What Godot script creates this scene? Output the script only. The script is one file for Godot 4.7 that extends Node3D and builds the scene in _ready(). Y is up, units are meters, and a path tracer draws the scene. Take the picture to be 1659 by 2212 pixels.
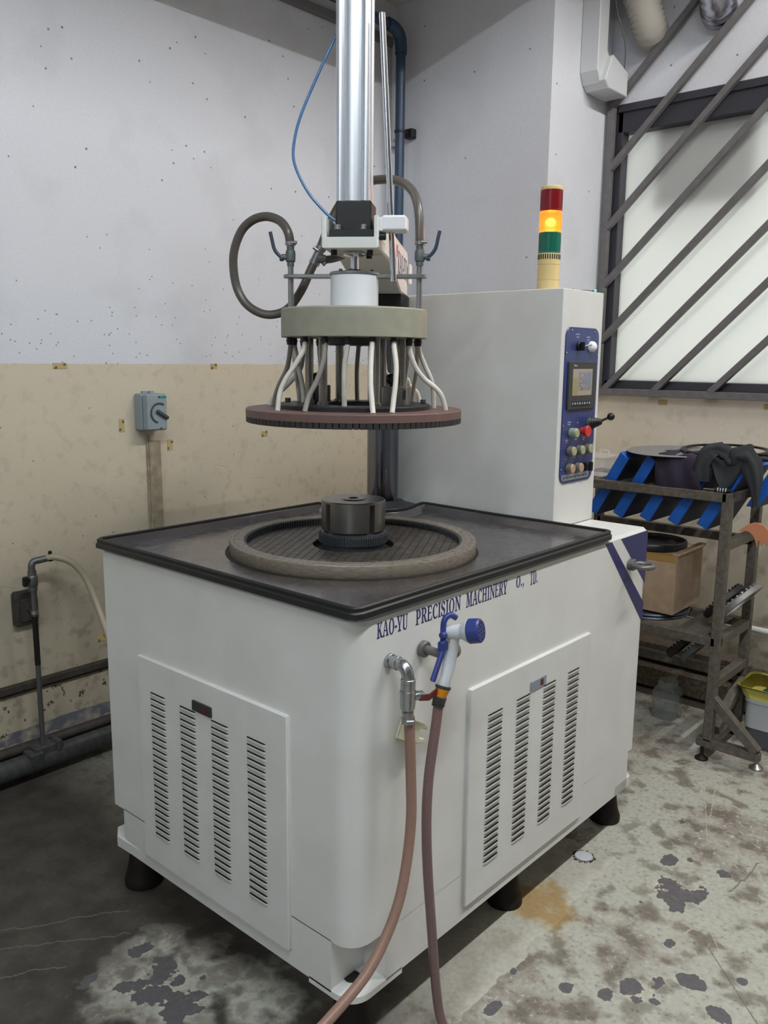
extends Node3D
# A lapping machine in the corner of a workshop. Metres, y up; x runs along the machine's long face, z towards the room.

const AX := Vector3(0.4235, 0.0, -0.4052)          # the spindle's axis
var HX := Transform3D(Basis(Vector3(0.57116, 0, 0.82084), Vector3.UP, Vector3(-0.82084, 0, 0.57116)), AX)   # axes of the head and its arm
var ID := Transform3D.IDENTITY
var mats := {}
var origins := {}
var taken := {}
var rng := RandomNumberGenerator.new()


class MB:
	var v := PackedVector3Array()
	var n := PackedVector3Array()
	var t := PackedVector2Array()
	var X := Transform3D.IDENTITY

	func _init(x := Transform3D.IDENTITY):
		X = x

	func tri(a: Vector3, b: Vector3, c: Vector3, na: Vector3, nb: Vector3, nc: Vector3, ta := Vector2.ZERO, tb := Vector2.ZERO, tc := Vector2.ZERO):
		a = X * a
		b = X * b
		c = X * c
		na = (X.basis * na).normalized()
		nb = (X.basis * nb).normalized()
		nc = (X.basis * nc).normalized()
		var cr := (b - a).cross(c - a)
		if cr.length_squared() < 1e-18:
			return
		if cr.dot(na + nb + nc) > 0.0:
			v.append(a); v.append(c); v.append(b)
			n.append(na); n.append(nc); n.append(nb)
			t.append(ta); t.append(tc); t.append(tb)
		else:
			v.append(a); v.append(b); v.append(c)
			n.append(na); n.append(nb); n.append(nc)
			t.append(ta); t.append(tb); t.append(tc)

	func quad(a: Vector3, b: Vector3, c: Vector3, d: Vector3, nn: Vector3):
		tri(a, b, c, nn, nn, nn)
		tri(a, c, d, nn, nn, nn)

	# a flat quad with texture coordinates
	func quv(a: Vector3, b: Vector3, c: Vector3, d: Vector3, nn: Vector3, ta: Vector2, tb: Vector2, tc: Vector2, td: Vector2):
		tri(a, b, c, nn, nn, nn, ta, tb, tc)
		tri(a, c, d, nn, nn, nn, ta, tc, td)

	func away(a: Vector3, b: Vector3, c: Vector3, inside: Vector3) -> Vector3:
		var nn := (b - a).cross(c - a).normalized()
		return nn if nn.dot((a + b + c) / 3.0 - inside) > 0.0 else -nn

	func box(c: Vector3, s: Vector3, bev := 0.0):
		var h := s * 0.5
		var b := minf(bev, minf(h.x, minf(h.y, h.z)) * 0.98)
		for i in 3:
			var j := (i + 1) % 3
			var k := (i + 2) % 3
			for si in [-1.0, 1.0]:
				var p: Array[Vector3] = []
				for q in [[-1.0, -1.0], [1.0, -1.0], [1.0, 1.0], [-1.0, 1.0]]:
					var w := Vector3.ZERO
					w[i] = si * h[i]
					w[j] = q[0] * (h[j] - b)
					w[k] = q[1] * (h[k] - b)
					p.append(c + w)
				var nn := Vector3.ZERO
				nn[i] = si
				quad(p[0], p[1], p[2], p[3], nn)
				if b > 0.0:
					for sj in [-1.0, 1.0]:   # the bevel along k between faces i and j
						var e: Array[Vector3] = []
						for q in [[0, -1.0], [0, 1.0], [1, 1.0], [1, -1.0]]:
							var w := Vector3.ZERO
							w[i] = si * (h[i] - (b if q[0] else 0.0))
							w[j] = sj * (h[j] - (0.0 if q[0] else b))
							w[k] = q[1] * (h[k] - b)
							e.append(c + w)
						var ni := Vector3.ZERO
						ni[i] = si
						var nj := Vector3.ZERO
						nj[j] = sj
						tri(e[0], e[1], e[2], ni, ni, nj)
						tri(e[0], e[2], e[3], ni, nj, nj)
		if b > 0.0:
			for sx in [-1.0, 1.0]:
				for sy in [-1.0, 1.0]:
					for sz in [-1.0, 1.0]:
						var m := Vector3(sx, sy, sz)
						tri(c + m * Vector3(h.x, h.y - b, h.z - b), c + m * Vector3(h.x - b, h.y, h.z - b), c + m * Vector3(h.x - b, h.y - b, h.z), Vector3(sx, 0, 0), Vector3(0, sy, 0), Vector3(0, 0, sz))

	# prof: (radius, height) from the bottom's centre outwards and up
	func lathe(prof: Array, segs := 32, at := Vector3.ZERO, sharp := 0.8, a0 := 0.0, a1 := TAU):
		var m := prof.size() - 1
		var sn: Array[Vector2] = []
		for i in m:
			var d: Vector2 = prof[i + 1] - prof[i]
			sn.append(Vector2(d.y, -d.x).normalized())
		for i in m:
			var p0: Vector2 = prof[i]
			var p1: Vector2 = prof[i + 1]
			if p0.distance_to(p1) < 1e-7:
				continue
			var n0 := sn[i]
			var n1 := sn[i]
			if i > 0 and sn[i - 1].dot(sn[i]) > sharp:
				n0 = (sn[i - 1] + sn[i]).normalized()
			if i < m - 1 and sn[i + 1].dot(sn[i]) > sharp:
				n1 = (sn[i + 1] + sn[i]).normalized()
			for s in segs:
				var a := lerpf(a0, a1, float(s) / segs)
				var b := lerpf(a0, a1, float(s + 1) / segs)
				var da := Vector3(cos(a), 0, sin(a))
				var db := Vector3(cos(b), 0, sin(b))
				var A := at + da * p0.x + Vector3(0, p0.y, 0)
				var B := at + db * p0.x + Vector3(0, p0.y, 0)
				var C := at + db * p1.x + Vector3(0, p1.y, 0)
				var D := at + da * p1.x + Vector3(0, p1.y, 0)
				var nA := da * n0.x + Vector3(0, n0.y, 0)
				var nB := db * n0.x + Vector3(0, n0.y, 0)
				var nC := db * n1.x + Vector3(0, n1.y, 0)
				var nD := da * n1.x + Vector3(0, n1.y, 0)
				if p0.x > 1e-6:
					tri(A, B, C, nA, nB, nC)
				if p1.x > 1e-6:
					tri(A, C, D, nA, nC, nD)

	func cyl(at: Vector3, r: float, h: float, bev := 0.0, segs := 28):
		lathe([Vector2(0, 0), Vector2(r - bev, 0), Vector2(r, bev), Vector2(r, h - bev), Vector2(r - bev, h), Vector2(0, h)], segs, at, 0.99)

	# a cylinder or cone between two points
	func rod(a: Vector3, b: Vector3, r: float, r2 := -1.0, segs := 20, bev := 0.0):
		var keep := X
		var y := (b - a).normalized()
		var x := y.cross(Vector3(0.3, 0.1, 0.9)).normalized()
		X = keep * Transform3D(Basis(x, y, x.cross(y)), a)
		var h := a.distance_to(b)
		var e := r if r2 < 0.0 else r2
		lathe([Vector2(0, 0), Vector2(r - bev, 0), Vector2(r, bev), Vector2(e, h - bev), Vector2(e - bev, h), Vector2(0, h)], segs, Vector3.ZERO, 0.99)
		X = keep

	func ball(c: Vector3, r: float, sy := 1.0, segs := 20):
		var p: Array = []
		for i in 13:
			var a := -PI / 2 + PI * i / 12.0
			p.append(Vector2(maxf(0.0, cos(a)) * r, sin(a) * r * sy))
		lathe(p, segs, c, 0.3)

	# a tube along points; rad may be a number or one number per point
	func tube(pts: PackedVector3Array, rad, sides := 14, caps := true, bore := false):
		var m := pts.size()
		var tan0 := (pts[1] - pts[0]).normalized()
		var up := tan0.cross(Vector3(0.21, 0.13, 0.97)).normalized()
		var rings: Array = []
		for i in m:
			var tg := (pts[mini(i + 1, m - 1)] - pts[maxi(i - 1, 0)]).normalized()
			up = (up - tg * up.dot(tg)).normalized()
			var sd := tg.cross(up)
			var ring: Array = []
			var r: float = rad if (rad is float or rad is int) else rad[i]
			for s in sides:
				var a := TAU * s / sides
				var d := up * cos(a) + sd * sin(a)
				ring.append([pts[i] + d * r, d])
			rings.append(ring)
		for i in m - 1:
			for s in sides:
				var A = rings[i][s]
				var B = rings[i][(s + 1) % sides]
				var C = rings[i + 1][(s + 1) % sides]
				var D = rings[i + 1][s]
				tri(A[0], B[0], C[0], A[1], B[1], C[1])
				tri(A[0], C[0], D[0], A[1], C[1], D[1])
		if caps:
			for e in [0, m - 1]:
				var nn := (pts[0] - pts[1]).normalized() if e == 0 else (pts[m - 1] - pts[m - 2]).normalized()
				for s in sides:
					tri(pts[e], rings[e][s][0], rings[e][(s + 1) % sides][0], nn, nn, nn)

	# an outline (x, y) pushed along z, with an even chamfer on its ends
	func prism(poly: PackedVector2Array, z0: float, z1: float, ch := 0.0, ch0 := -1.0, smooth := 0.86):
		var m := poly.size()
		var area := 0.0
		for i in m:
			area += poly[i].cross(poly[(i + 1) % m])
		if area < 0.0:
			poly = poly.duplicate()
			poly.reverse()
		var en: Array[Vector2] = []
		for i in m:
			var d := (poly[(i + 1) % m] - poly[i]).normalized()
			en.append(Vector2(d.y, -d.x))
		var inner0 := PackedVector2Array()
		var inner1 := PackedVector2Array()
		var cb := ch if ch0 < 0.0 else ch0
		for i in m:
			var a := en[(i + m - 1) % m]
			var b := en[i]
			var k := (a + b) / maxf(0.25, 1.0 + a.dot(b))
			inner0.append(poly[i] - k * cb)
			inner1.append(poly[i] - k * ch)
		for i in m:
			var j := (i + 1) % m
			var na := en[i]
			var nb := en[i]
			if en[(i + m - 1) % m].dot(en[i]) > smooth:
				na = (en[(i + m - 1) % m] + en[i]).normalized()
			if en[j].dot(en[i]) > smooth:
				nb = (en[j] + en[i]).normalized()
			var A := Vector3(na.x, na.y, 0)
			var B := Vector3(nb.x, nb.y, 0)
			var p := poly[i]
			var q := poly[j]
			tri(Vector3(p.x, p.y, z0 + cb), Vector3(q.x, q.y, z0 + cb), Vector3(q.x, q.y, z1 - ch), A, B, B)
			tri(Vector3(p.x, p.y, z0 + cb), Vector3(q.x, q.y, z1 - ch), Vector3(p.x, p.y, z1 - ch), A, B, A)
			var F := Vector3(0, 0, 1)
			if ch > 0.0:
				var a2 := (A + F).normalized()
				var b2 := (B + F).normalized()
				tri(Vector3(p.x, p.y, z1 - ch), Vector3(q.x, q.y, z1 - ch), Vector3(inner1[j].x, inner1[j].y, z1), a2, b2, b2)
				tri(Vector3(p.x, p.y, z1 - ch), Vector3(inner1[j].x, inner1[j].y, z1), Vector3(inner1[i].x, inner1[i].y, z1), a2, b2, a2)
			if cb > 0.0:
				var a3 := (A - F).normalized()
				var b3 := (B - F).normalized()
				tri(Vector3(p.x, p.y, z0 + cb), Vector3(q.x, q.y, z0 + cb), Vector3(inner0[j].x, inner0[j].y, z0), a3, b3, b3)
				tri(Vector3(p.x, p.y, z0 + cb), Vector3(inner0[j].x, inner0[j].y, z0), Vector3(inner0[i].x, inner0[i].y, z0), a3, b3, a3)
		var idx := Geometry2D.triangulate_polygon(poly)
		for i in range(0, idx.size(), 3):
			var f := Vector3(0, 0, 1)
			tri(Vector3(inner1[idx[i]].x, inner1[idx[i]].y, z1), Vector3(inner1[idx[i + 1]].x, inner1[idx[i + 1]].y, z1), Vector3(inner1[idx[i + 2]].x, inner1[idx[i + 2]].y, z1), f, f, f)
			tri(Vector3(inner0[idx[i]].x, inner0[idx[i]].y, z0), Vector3(inner0[idx[i + 1]].x, inner0[idx[i + 1]].y, z0), Vector3(inner0[idx[i + 2]].x, inner0[idx[i + 2]].y, z0), -f, -f, -f)

	# an outline (x, z) pushed upwards
	func vprism(poly: PackedVector2Array, y0: float, y1: float, ch := 0.0, ch0 := -1.0, smooth := 0.86):
		var keep := X
		X = keep * Transform3D(Basis(Vector3(1, 0, 0), Vector3(0, 0, 1), Vector3(0, 1, 0)), Vector3.ZERO)
		prism(poly, y0, y1, ch, ch0, smooth)
		X = keep

	# a section (outward, y) carried along a closed or open level path; outward is to the right of the way
	func sweep(path: PackedVector3Array, sec: PackedVector2Array, closed := true):
		var m := path.size()
		var rows: Array = []
		for i in m:
			var a := path[i] - path[(i + m - 1) % m]
			var b := path[(i + 1) % m] - path[i]
			if not closed and i == 0:
				a = b
			if not closed and i == m - 1:
				b = a
			a.y = 0
			b.y = 0
			a = a.normalized()
			b = b.normalized()
			var na := Vector3(-a.z, 0, a.x)
			var nb := Vector3(-b.z, 0, b.x)
			rows.append((na + nb) / maxf(0.3, 1.0 + na.dot(nb)))
		var c := sec.size()
		var cen := Vector2.ZERO
		for s in sec:
			cen += s / c
		for i in (m if closed else m - 1):
			var j := (i + 1) % m
			for s in c:
				var p := sec[s]
				var q := sec[(s + 1) % c]
				var d := q - p
				var nn := Vector2(d.y, -d.x).normalized()
				if nn.dot((p + q) * 0.5 - cen) < 0.0:
					nn = -nn
				var ri: Vector3 = rows[i]
				var rj: Vector3 = rows[j]
				var ni := ri.normalized() * nn.x + Vector3(0, nn.y, 0)
				var nj := rj.normalized() * nn.x + Vector3(0, nn.y, 0)
				var A := path[i] + ri * p.x + Vector3(0, p.y, 0)
				var B := path[j] + rj * p.x + Vector3(0, p.y, 0)
				var C := path[j] + rj * q.x + Vector3(0, q.y, 0)
				var D := path[i] + ri * q.x + Vector3(0, q.y, 0)
				tri(A, B, C, ni, nj, nj)
				tri(A, C, D, ni, nj, ni)

	# a smooth sheet from a grid of points
	func sheet(g: Array, thick := 0.0):
		var a := g.size()
		var b: int = g[0].size()
		var nr: Array = []
		for i in a:
			var row: Array = []
			for j in b:
				var du: Vector3 = g[mini(i + 1, a - 1)][j] - g[maxi(i - 1, 0)][j]
				var dv: Vector3 = g[i][mini(j + 1, b - 1)] - g[i][maxi(j - 1, 0)]
				row.append(du.cross(dv).normalized())
			nr.append(row)
		for side in ([1.0, -1.0] if thick > 0.0 else [1.0]):
			for i in a - 1:
				for j in b - 1:
					var o: float = side * thick * 0.5
					tri(g[i][j] + nr[i][j] * o, g[i + 1][j] + nr[i + 1][j] * o, g[i + 1][j + 1] + nr[i + 1][j + 1] * o, nr[i][j] * side, nr[i + 1][j] * side, nr[i + 1][j + 1] * side)
					tri(g[i][j] + nr[i][j] * o, g[i + 1][j + 1] + nr[i + 1][j + 1] * o, g[i][j + 1] + nr[i][j + 1] * o, nr[i][j] * side, nr[i + 1][j + 1] * side, nr[i][j + 1] * side)
		if thick > 0.0:
			var rim: Array = []
			for j in b: rim.append([0, j])
			for i in range(1, a): rim.append([i, b - 1])
			for j in range(b - 2, -1, -1): rim.append([a - 1, j])
			for i in range(a - 2, 0, -1): rim.append([i, 0])
			var cen := Vector3.ZERO
			for k in rim: cen += g[k[0]][k[1]] / rim.size()
			for k in rim.size():
				var p = rim[k]
				var q = rim[(k + 1) % rim.size()]
				var P: Vector3 = g[p[0]][p[1]]
				var Q: Vector3 = g[q[0]][q[1]]
				var nP: Vector3 = nr[p[0]][p[1]] * thick * 0.5
				var nQ: Vector3 = nr[q[0]][q[1]] * thick * 0.5
				quad(P - nP, Q - nQ, Q + nQ, P + nP, away(P - nP, Q - nQ, Q + nQ, cen))

	func mesh(off := Vector3.ZERO, m: Material = null) -> ArrayMesh:
		var am := ArrayMesh.new()
		return add_to(am, off, m)

	func add_to(am: ArrayMesh, off: Vector3, m: Material) -> ArrayMesh:
		var w := v.duplicate()
		if off != Vector3.ZERO:
			for i in w.size():
				w[i] -= off
		var arr := []
		arr.resize(Mesh.ARRAY_MAX)
		arr[Mesh.ARRAY_VERTEX] = w
		arr[Mesh.ARRAY_NORMAL] = n
		arr[Mesh.ARRAY_TEX_UV] = t
		am.add_surface_from_arrays(Mesh.PRIMITIVE_TRIANGLES, arr)
		if m:
			am.surface_set_material(am.get_surface_count() - 1, m)
		return am


# ---- names, things and parts -------------------------------------------------------------------

func numbered(called: String) -> String:
	var k: int = taken.get(called, 0)
	taken[called] = k + 1
	return called if k == 0 else "%s_%03d" % [called, k]

func tag(o: Node, label: String, category: String, group := "", kind := ""):
	if label: o.set_meta("label", label)
	if category: o.set_meta("category", category)
	if group: o.set_meta("group", group)
	if kind: o.set_meta("kind", kind)

func thing(called: String, label: String, category: String, at: Vector3, group := "") -> Node3D:
	var o := Node3D.new()
	o.name = numbered(called)
	o.position = at
	add_child(o)
	origins[o] = at
	tag(o, label, category, group)
	return o

func put(b: MB, called: String, m: Material, parent: Node = null, label := "") -> MeshInstance3D:
	var o := MeshInstance3D.new()
	if parent == null:
		o.name = numbered(called)
		add_child(o)
		origins[o] = Vector3.ZERO
		var lo := Vector3(INF, INF, INF)
		var hi := -lo
		for p in b.v:
			lo = lo.min(p)
			hi = hi.max(p)
		var base := Vector3((lo.x + hi.x) * 0.5, lo.y, (lo.z + hi.z) * 0.5)
		o.position = base
		origins[o] = base
	else:
		o.name = called
		parent.add_child(o, true)
		origins[o] = origins[parent]
	o.mesh = b.mesh(origins[o], m)
	if label: o.set_meta("label", label)
	return o

# a second place for the same mesh, moved by off
func again(src: MeshInstance3D, off: Vector3, parent: Node) -> MeshInstance3D:
	var o := MeshInstance3D.new()
	o.name = src.name
	parent.add_child(o, true)
	origins[o] = origins[parent]
	o.mesh = src.mesh
	o.position = off
	return o

func struct(b: MB, called: String, m: Material) -> MeshInstance3D:
	var o := put(b, called, m)
	o.set_meta("kind", "structure")
	return o

# a smooth curve through points
func curve(p: Array, steps := 6) -> PackedVector3Array:
	var out := PackedVector3Array()
	for i in p.size() - 1:
		var a: Vector3 = p[maxi(i - 1, 0)]
		var b: Vector3 = p[i]
		var c: Vector3 = p[i + 1]
		var d: Vector3 = p[mini(i + 2, p.size() - 1)]
		for s in steps:
			out.append(b.cubic_interpolate(c, a, d, float(s) / steps))
	out.append(p[p.size() - 1])
	return out

func rrect(x0: float, y0: float, x1: float, y1: float, r: float, k := 5) -> PackedVector2Array:
	var out := PackedVector2Array()
	for c in [[x1 - r, y1 - r, 0.0], [x0 + r, y1 - r, 0.5], [x0 + r, y0 + r, 1.0], [x1 - r, y0 + r, 1.5]]:
		for i in k + 1:
			var a: float = PI * (c[2] + 0.5 * i / k)
			out.append(Vector2(c[0] + cos(a) * r, c[1] + sin(a) * r))
	return out

func circle(c: Vector2, r: float, k := 32) -> PackedVector2Array:
	var out := PackedVector2Array()
	for i in k:
		out.append(c + Vector2.from_angle(TAU * i / k) * r)
	return out

func gear(c: Vector2, r0: float, r1: float, teeth: int) -> PackedVector2Array:
	var out := PackedVector2Array()
	for i in teeth:
		for q in [[0.0, r0], [0.22, r0], [0.36, r1], [0.64, r1], [0.78, r0]]:
			out.append(c + Vector2.from_angle(TAU * (i + q[0]) / teeth) * q[1])
	return out


# ---- materials ---------------------------------------------------------------------------------

func noise_tex(size: int, freq: float, lo: Color, hi: Color, seed_ := 1, oct := 4, normal := false, bump := 4.0) -> NoiseTexture2D:
	var f := FastNoiseLite.new()
	f.seed = seed_
	f.noise_type = FastNoiseLite.TYPE_SIMPLEX_SMOOTH
	f.frequency = freq
	f.fractal_octaves = oct
	var t := NoiseTexture2D.new()
	t.width = size
	t.height = size
	t.seamless = true
	t.noise = f
	if normal:
		t.as_normal_map = true
		t.bump_strength = bump
	else:
		var g := Gradient.new()
		g.set_color(0, lo)
		g.set_color(1, hi)
		t.color_ramp = g
	return t

func mat(called: String, c: Color, rough := 0.6, metal := 0.0) -> StandardMaterial3D:
	if mats.has(called):
		return mats[called]
	var m := StandardMaterial3D.new()
	m.resource_name = called
	m.albedo_color = c
	m.roughness = rough
	m.metallic = metal
	mats[called] = m
	return m

func tri_tex(m: StandardMaterial3D, t: Texture2D, scale: float, where := "albedo"):
	m.uv1_triplanar = true
	m.uv1_world_triplanar = true
	m.uv1_scale = Vector3.ONE * scale
	if where == "albedo":
		m.albedo_texture = t
	elif where == "rough":
		m.roughness_texture = t
		m.roughness_texture_channel = BaseMaterial3D.TEXTURE_CHANNEL_RED
	else:
		m.normal_enabled = true
		m.normal_texture = t

func make_materials():
	var wear := noise_tex(512, 0.006, Color(0.90, 0.895, 0.885), Color(1, 1, 1), 3, 5)
	var soft := noise_tex(512, 0.006, Color(0.955, 0.952, 0.945), Color(1, 1, 1), 4, 4)
	var streak := noise_tex(512, 0.02, Color(0.55, 0.50, 0.45), Color(1, 1, 1), 15, 5)
	var blot := noise_tex(512, 0.012, Color(0.72, 0.70, 0.68), Color(1, 1, 1), 5, 5)
	var grit := noise_tex(512, 0.08, Color(0.70, 0.68, 0.66), Color(1, 1, 1), 9, 4)
	var rust := noise_tex(512, 0.02, Color(0.72, 0.67, 0.62), Color(1, 1, 1), 11, 5)
	var rgh := noise_tex(512, 0.02, Color(0.55, 0.55, 0.55), Color(1, 1, 1), 13, 4)
	var m := mat("white_paint", Color(0.845, 0.842, 0.828), 0.42)
	tri_tex(m, soft, 1.4)
	m = mat("panel_paint", Color(0.84, 0.837, 0.825), 0.45)
	tri_tex(m, soft, 1.9)
	m = mat("cast_white", Color(0.87, 0.88, 0.86), 0.45)
	tri_tex(m, soft, 3.0)
	mat("pure_white", Color(0.90, 0.90, 0.91), 0.4)
	mat("nylon", Color(0.90, 0.91, 0.93), 0.35)
	m = mat("tray_steel", Color(0.57, 0.555, 0.565), 0.33, 0.9)
	tri_tex(m, rgh, 2.0, "rough")
	m.albedo_texture = wear
	m = mat("ring_iron", Color(0.62, 0.60, 0.57), 0.5, 0.5)
	tri_tex(m, rust, 7.0)
	m = mat("ring_side", Color(0.62, 0.59, 0.54), 0.65, 0.35)
	tri_tex(m, streak, 5.0)
	m.uv1_scale = Vector3(4, 60, 4)
	m = mat("plate_iron", Color(0.40, 0.38, 0.355), 0.42, 0.5)
	tri_tex(m, blot, 4.0)
	mat("groove", Color(0.10, 0.10, 0.10), 0.8)
	m = mat("hub_steel", Color(0.56, 0.55, 0.53), 0.30, 0.92)
	tri_tex(m, wear, 5.0)
	mat("gear_dark", Color(0.30, 0.31, 0.325), 0.45, 0.5)
	mat("chrome", Color(0.86, 0.86, 0.88), 0.2, 1.0)
	m = mat("column_steel", Color(0.50, 0.50, 0.53), 0.16, 1.0)
	m = mat("alu", Color(0.90, 0.91, 0.93), 0.40, 0.92)
	mat("bare_steel", Color(0.60, 0.60, 0.60), 0.36, 0.85)
	m = mat("galvanised", Color(0.50, 0.52, 0.52), 0.45, 0.75)
	tri_tex(m, grit, 20.0)
	mat("zinc", Color(0.66, 0.67, 0.68), 0.25, 0.95)
	mat("black_plastic", Color(0.075, 0.075, 0.085), 0.45)
	mat("black_rubber", Color(0.075, 0.075, 0.078), 0.5)
	mat("black_iron", Color(0.17, 0.165, 0.17), 0.45, 0.4)
	m = mat("iron_foot", Color(0.15, 0.12, 0.11), 0.6, 0.4)
	tri_tex(m, rust, 12.0)
	m = mat("drum_grey", Color(0.60, 0.595, 0.53), 0.55)
	tri_tex(m, wear, 5.0)
	m = mat("oxide_red", Color(0.43, 0.33, 0.31), 0.5)
	tri_tex(m, wear, 4.0)
	m = mat("pad_dark", Color(0.20, 0.19, 0.185), 0.6, 0.3)
	m = mat("tube_white", Color(0.86, 0.84, 0.80), 0.45)
	tri_tex(m, wear, 9.0)
	m = mat("tube_grey", Color(0.58, 0.565, 0.53), 0.45)
	tri_tex(m, wear, 9.0)
	m = mat("post_steel", Color(0.62, 0.60, 0.57), 0.28, 0.9)
	tri_tex(m, wear, 9.0)
	m = mat("hose_brown", Color(0.35, 0.325, 0.30), 0.33)
	mat("air_blue", Color(0.30, 0.47, 0.64), 0.25)
	mat("lever_blue", Color(0.22, 0.26, 0.34), 0.4)
	mat("lever_red", Color(0.36, 0.13, 0.13), 0.45)
	m = mat("valve_grey", Color(0.40, 0.43, 0.42), 0.5, 0.5)
	m = mat("navy_panel", Color(0.19, 0.225, 0.42), 0.32)
	m = mat("navy_print", Color(0.165, 0.17, 0.36), 0.45)
	mat("bezel", Color(0.19, 0.19, 0.185), 0.45)
	mat("print_white", Color(0.72, 0.74, 0.82), 0.5)
	mat("button_green", Color(0.52, 0.58, 0.50), 0.4)
	mat("button_face", Color(0.60, 0.62, 0.48), 0.4)
	mat("button_pink", Color(0.66, 0.55, 0.46), 0.4)
	mat("button_red", Color(0.75, 0.18, 0.17), 0.4)
	mat("button_side", Color(0.42, 0.40, 0.36), 0.4)
	mat("plate_alu", Color(0.62, 0.64, 0.70), 0.4, 0.5)
	mat("beige_plastic", Color(0.83, 0.74, 0.52), 0.4)
	mat("slot_dark", Color(0.10, 0.085, 0.06), 0.7)
	m = mat("lens_red", Color(0.50, 0.08, 0.12), 0.22)
	m = mat("lens_green", Color(0.10, 0.40, 0.32), 0.22)
	m = mat("lens_amber", Color(0.95, 0.45, 0.10, 0.62), 0.2)
	m.transparency = BaseMaterial3D.TRANSPARENCY_ALPHA
	m.emission_enabled = true
	m.emission = Color(1.0, 0.42, 0.06)
	m.emission_energy_multiplier = 0.75
	m = mat("amber_core", Color(1.0, 0.85, 0.4), 0.3)
	m.emission_enabled = true
	m.emission = Color(1.0, 0.78, 0.25)
	m.emission_energy_multiplier = 14.0
	m = mat("led_green", Color(0.3, 0.9, 0.7), 0.3)
	m.emission_enabled = true
	m.emission = Color(0.35, 0.95, 0.75)
	m.emission_energy_multiplier = 1.5
	m = mat("hose_pink", Color(0.56, 0.44, 0.385), 0.45)
	tri_tex(m, wear, 30.0)
	m = mat("hose_mauve", Color(0.46, 0.365, 0.355), 0.4)
	tri_tex(m, wear, 30.0)
	mat("gun_white", Color(0.78, 0.79, 0.80), 0.4)
	mat("gun_blue", Color(0.17, 0.22, 0.47), 0.38)
	mat("gun_yellow", Color(0.80, 0.50, 0.06), 0.4)
	mat("hook_grey", Color(0.42, 0.41, 0.40), 0.4, 0.4)
	mat("cream_plastic", Color(0.83, 0.81, 0.70), 0.45)
	# the room
	m = mat("ceiling_paint", Color(0.80, 0.80, 0.78), 0.9)
	m = mat("plain_white", Color(0.82, 0.825, 0.835), 0.75)
	tri_tex(m, wear, 0.9)
	mat("plain_grey", Color(0.62, 0.63, 0.64), 0.85)
	m = mat("window_dark", Color(0.21, 0.205, 0.235), 0.45)
	m = mat("grille_paint", Color(0.43, 0.42, 0.425), 0.5)
	tri_tex(m, wear, 6.0)
	m = mat("frosted", Color(0.84, 0.845, 0.835), 0.6)
	m.backlight_enabled = true
	m.backlight = Color(0.97, 0.98, 0.965)
	m = mat("blue_pipe", Color(0.17, 0.26, 0.36), 0.4)
	m = mat("white_pvc", Color(0.80, 0.80, 0.79), 0.4)
	m = mat("trunk_white", Color(0.80, 0.81, 0.815), 0.5)
	m = mat("flex_white", Color(0.76, 0.74, 0.70), 0.6)
	m = mat("flex_silver", Color(0.70, 0.70, 0.74), 0.22, 0.9)
	m = mat("rail_grey", Color(0.46, 0.45, 0.45), 0.6)
	m = mat("ledge_brown", Color(0.25, 0.225, 0.205), 0.7)
	tri_tex(m, blot, 4.0)
	m = mat("drain_pipe", Color(0.30, 0.31, 0.31), 0.55)
	tri_tex(m, blot, 6.0)
	m = mat("tape_yellow", Color(0.72, 0.64, 0.45), 0.6)
	m = mat("glue_brown", Color(0.45, 0.36, 0.20), 0.6)
	m = mat("switch_grey", Color(0.55, 0.60, 0.62), 0.45)
	m = mat("switch_dark", Color(0.25, 0.28, 0.30), 0.5)
	m = mat("teal_label", Color(0.10, 0.55, 0.54), 0.45)
	m = mat("trunk_cream", Color(0.68, 0.63, 0.54), 0.6)
	tri_tex(m, blot, 3.0)
	m = mat("socket_grey", Color(0.28, 0.255, 0.24), 0.6)
	tri_tex(m, blot, 8.0)
	m = mat("hose_beige", Color(0.62, 0.585, 0.50), 0.5)
	# the rack
	m = mat("rack_paint", Color(0.435, 0.41, 0.38), 0.5, 0.2)
	tri_tex(m, blot, 6.0)
	m = mat("slab_blue", Color(0.03, 0.36, 0.74), 0.5)
	tri_tex(m, wear, 8.0)
	mat("slab_side", Color(0.13, 0.17, 0.28), 0.6)
	m = mat("cardboard", Color(0.68, 0.585, 0.485), 0.85)
	tri_tex(m, wear, 5.0)
	m = mat("card_tape", Color(0.62, 0.49, 0.27), 0.4)
	m = mat("carrier_black", Color(0.10, 0.10, 0.115), 0.35, 0.2)
	m = mat("disc_grey", Color(0.55, 0.54, 0.53), 0.45, 0.4)
	m = mat("plate_blue_grey", Color(0.26, 0.28, 0.33), 0.4, 0.4)
	m = mat("cloth_purple", Color(0.155, 0.125, 0.19), 0.95)
	m = mat("cloth_grey", Color(0.175, 0.185, 0.195), 0.95)
	m = mat("leather_orange", Color(0.74, 0.47, 0.34), 0.6)
	m = mat("wood_old", Color(0.46, 0.42, 0.37), 0.85)
	tri_tex(m, noise_tex(512, 0.03, Color(0.6, 0.58, 0.55), Color(1, 1, 1), 21, 3), 3.0)
	m = mat("bucket_white", Color(0.70, 0.71, 0.72), 0.5)
	m = mat("bucket_grey", Color(0.30, 0.31, 0.33), 0.5)
	m = mat("tray_yellow", Color(0.66, 0.62, 0.30), 0.35)
	m = mat("cloth_teal", Color(0.10, 0.25, 0.25), 0.95)
	m = mat("clear_plastic", Color(0.93, 0.93, 0.94, 0.22), 0.08)
	m.transparency = BaseMaterial3D.TRANSPARENCY_ALPHA
	m = mat("jar_glass", Color(0.62, 0.66, 0.66, 0.26), 0.05)
	m.transparency = BaseMaterial3D.TRANSPARENCY_ALPHA
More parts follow.
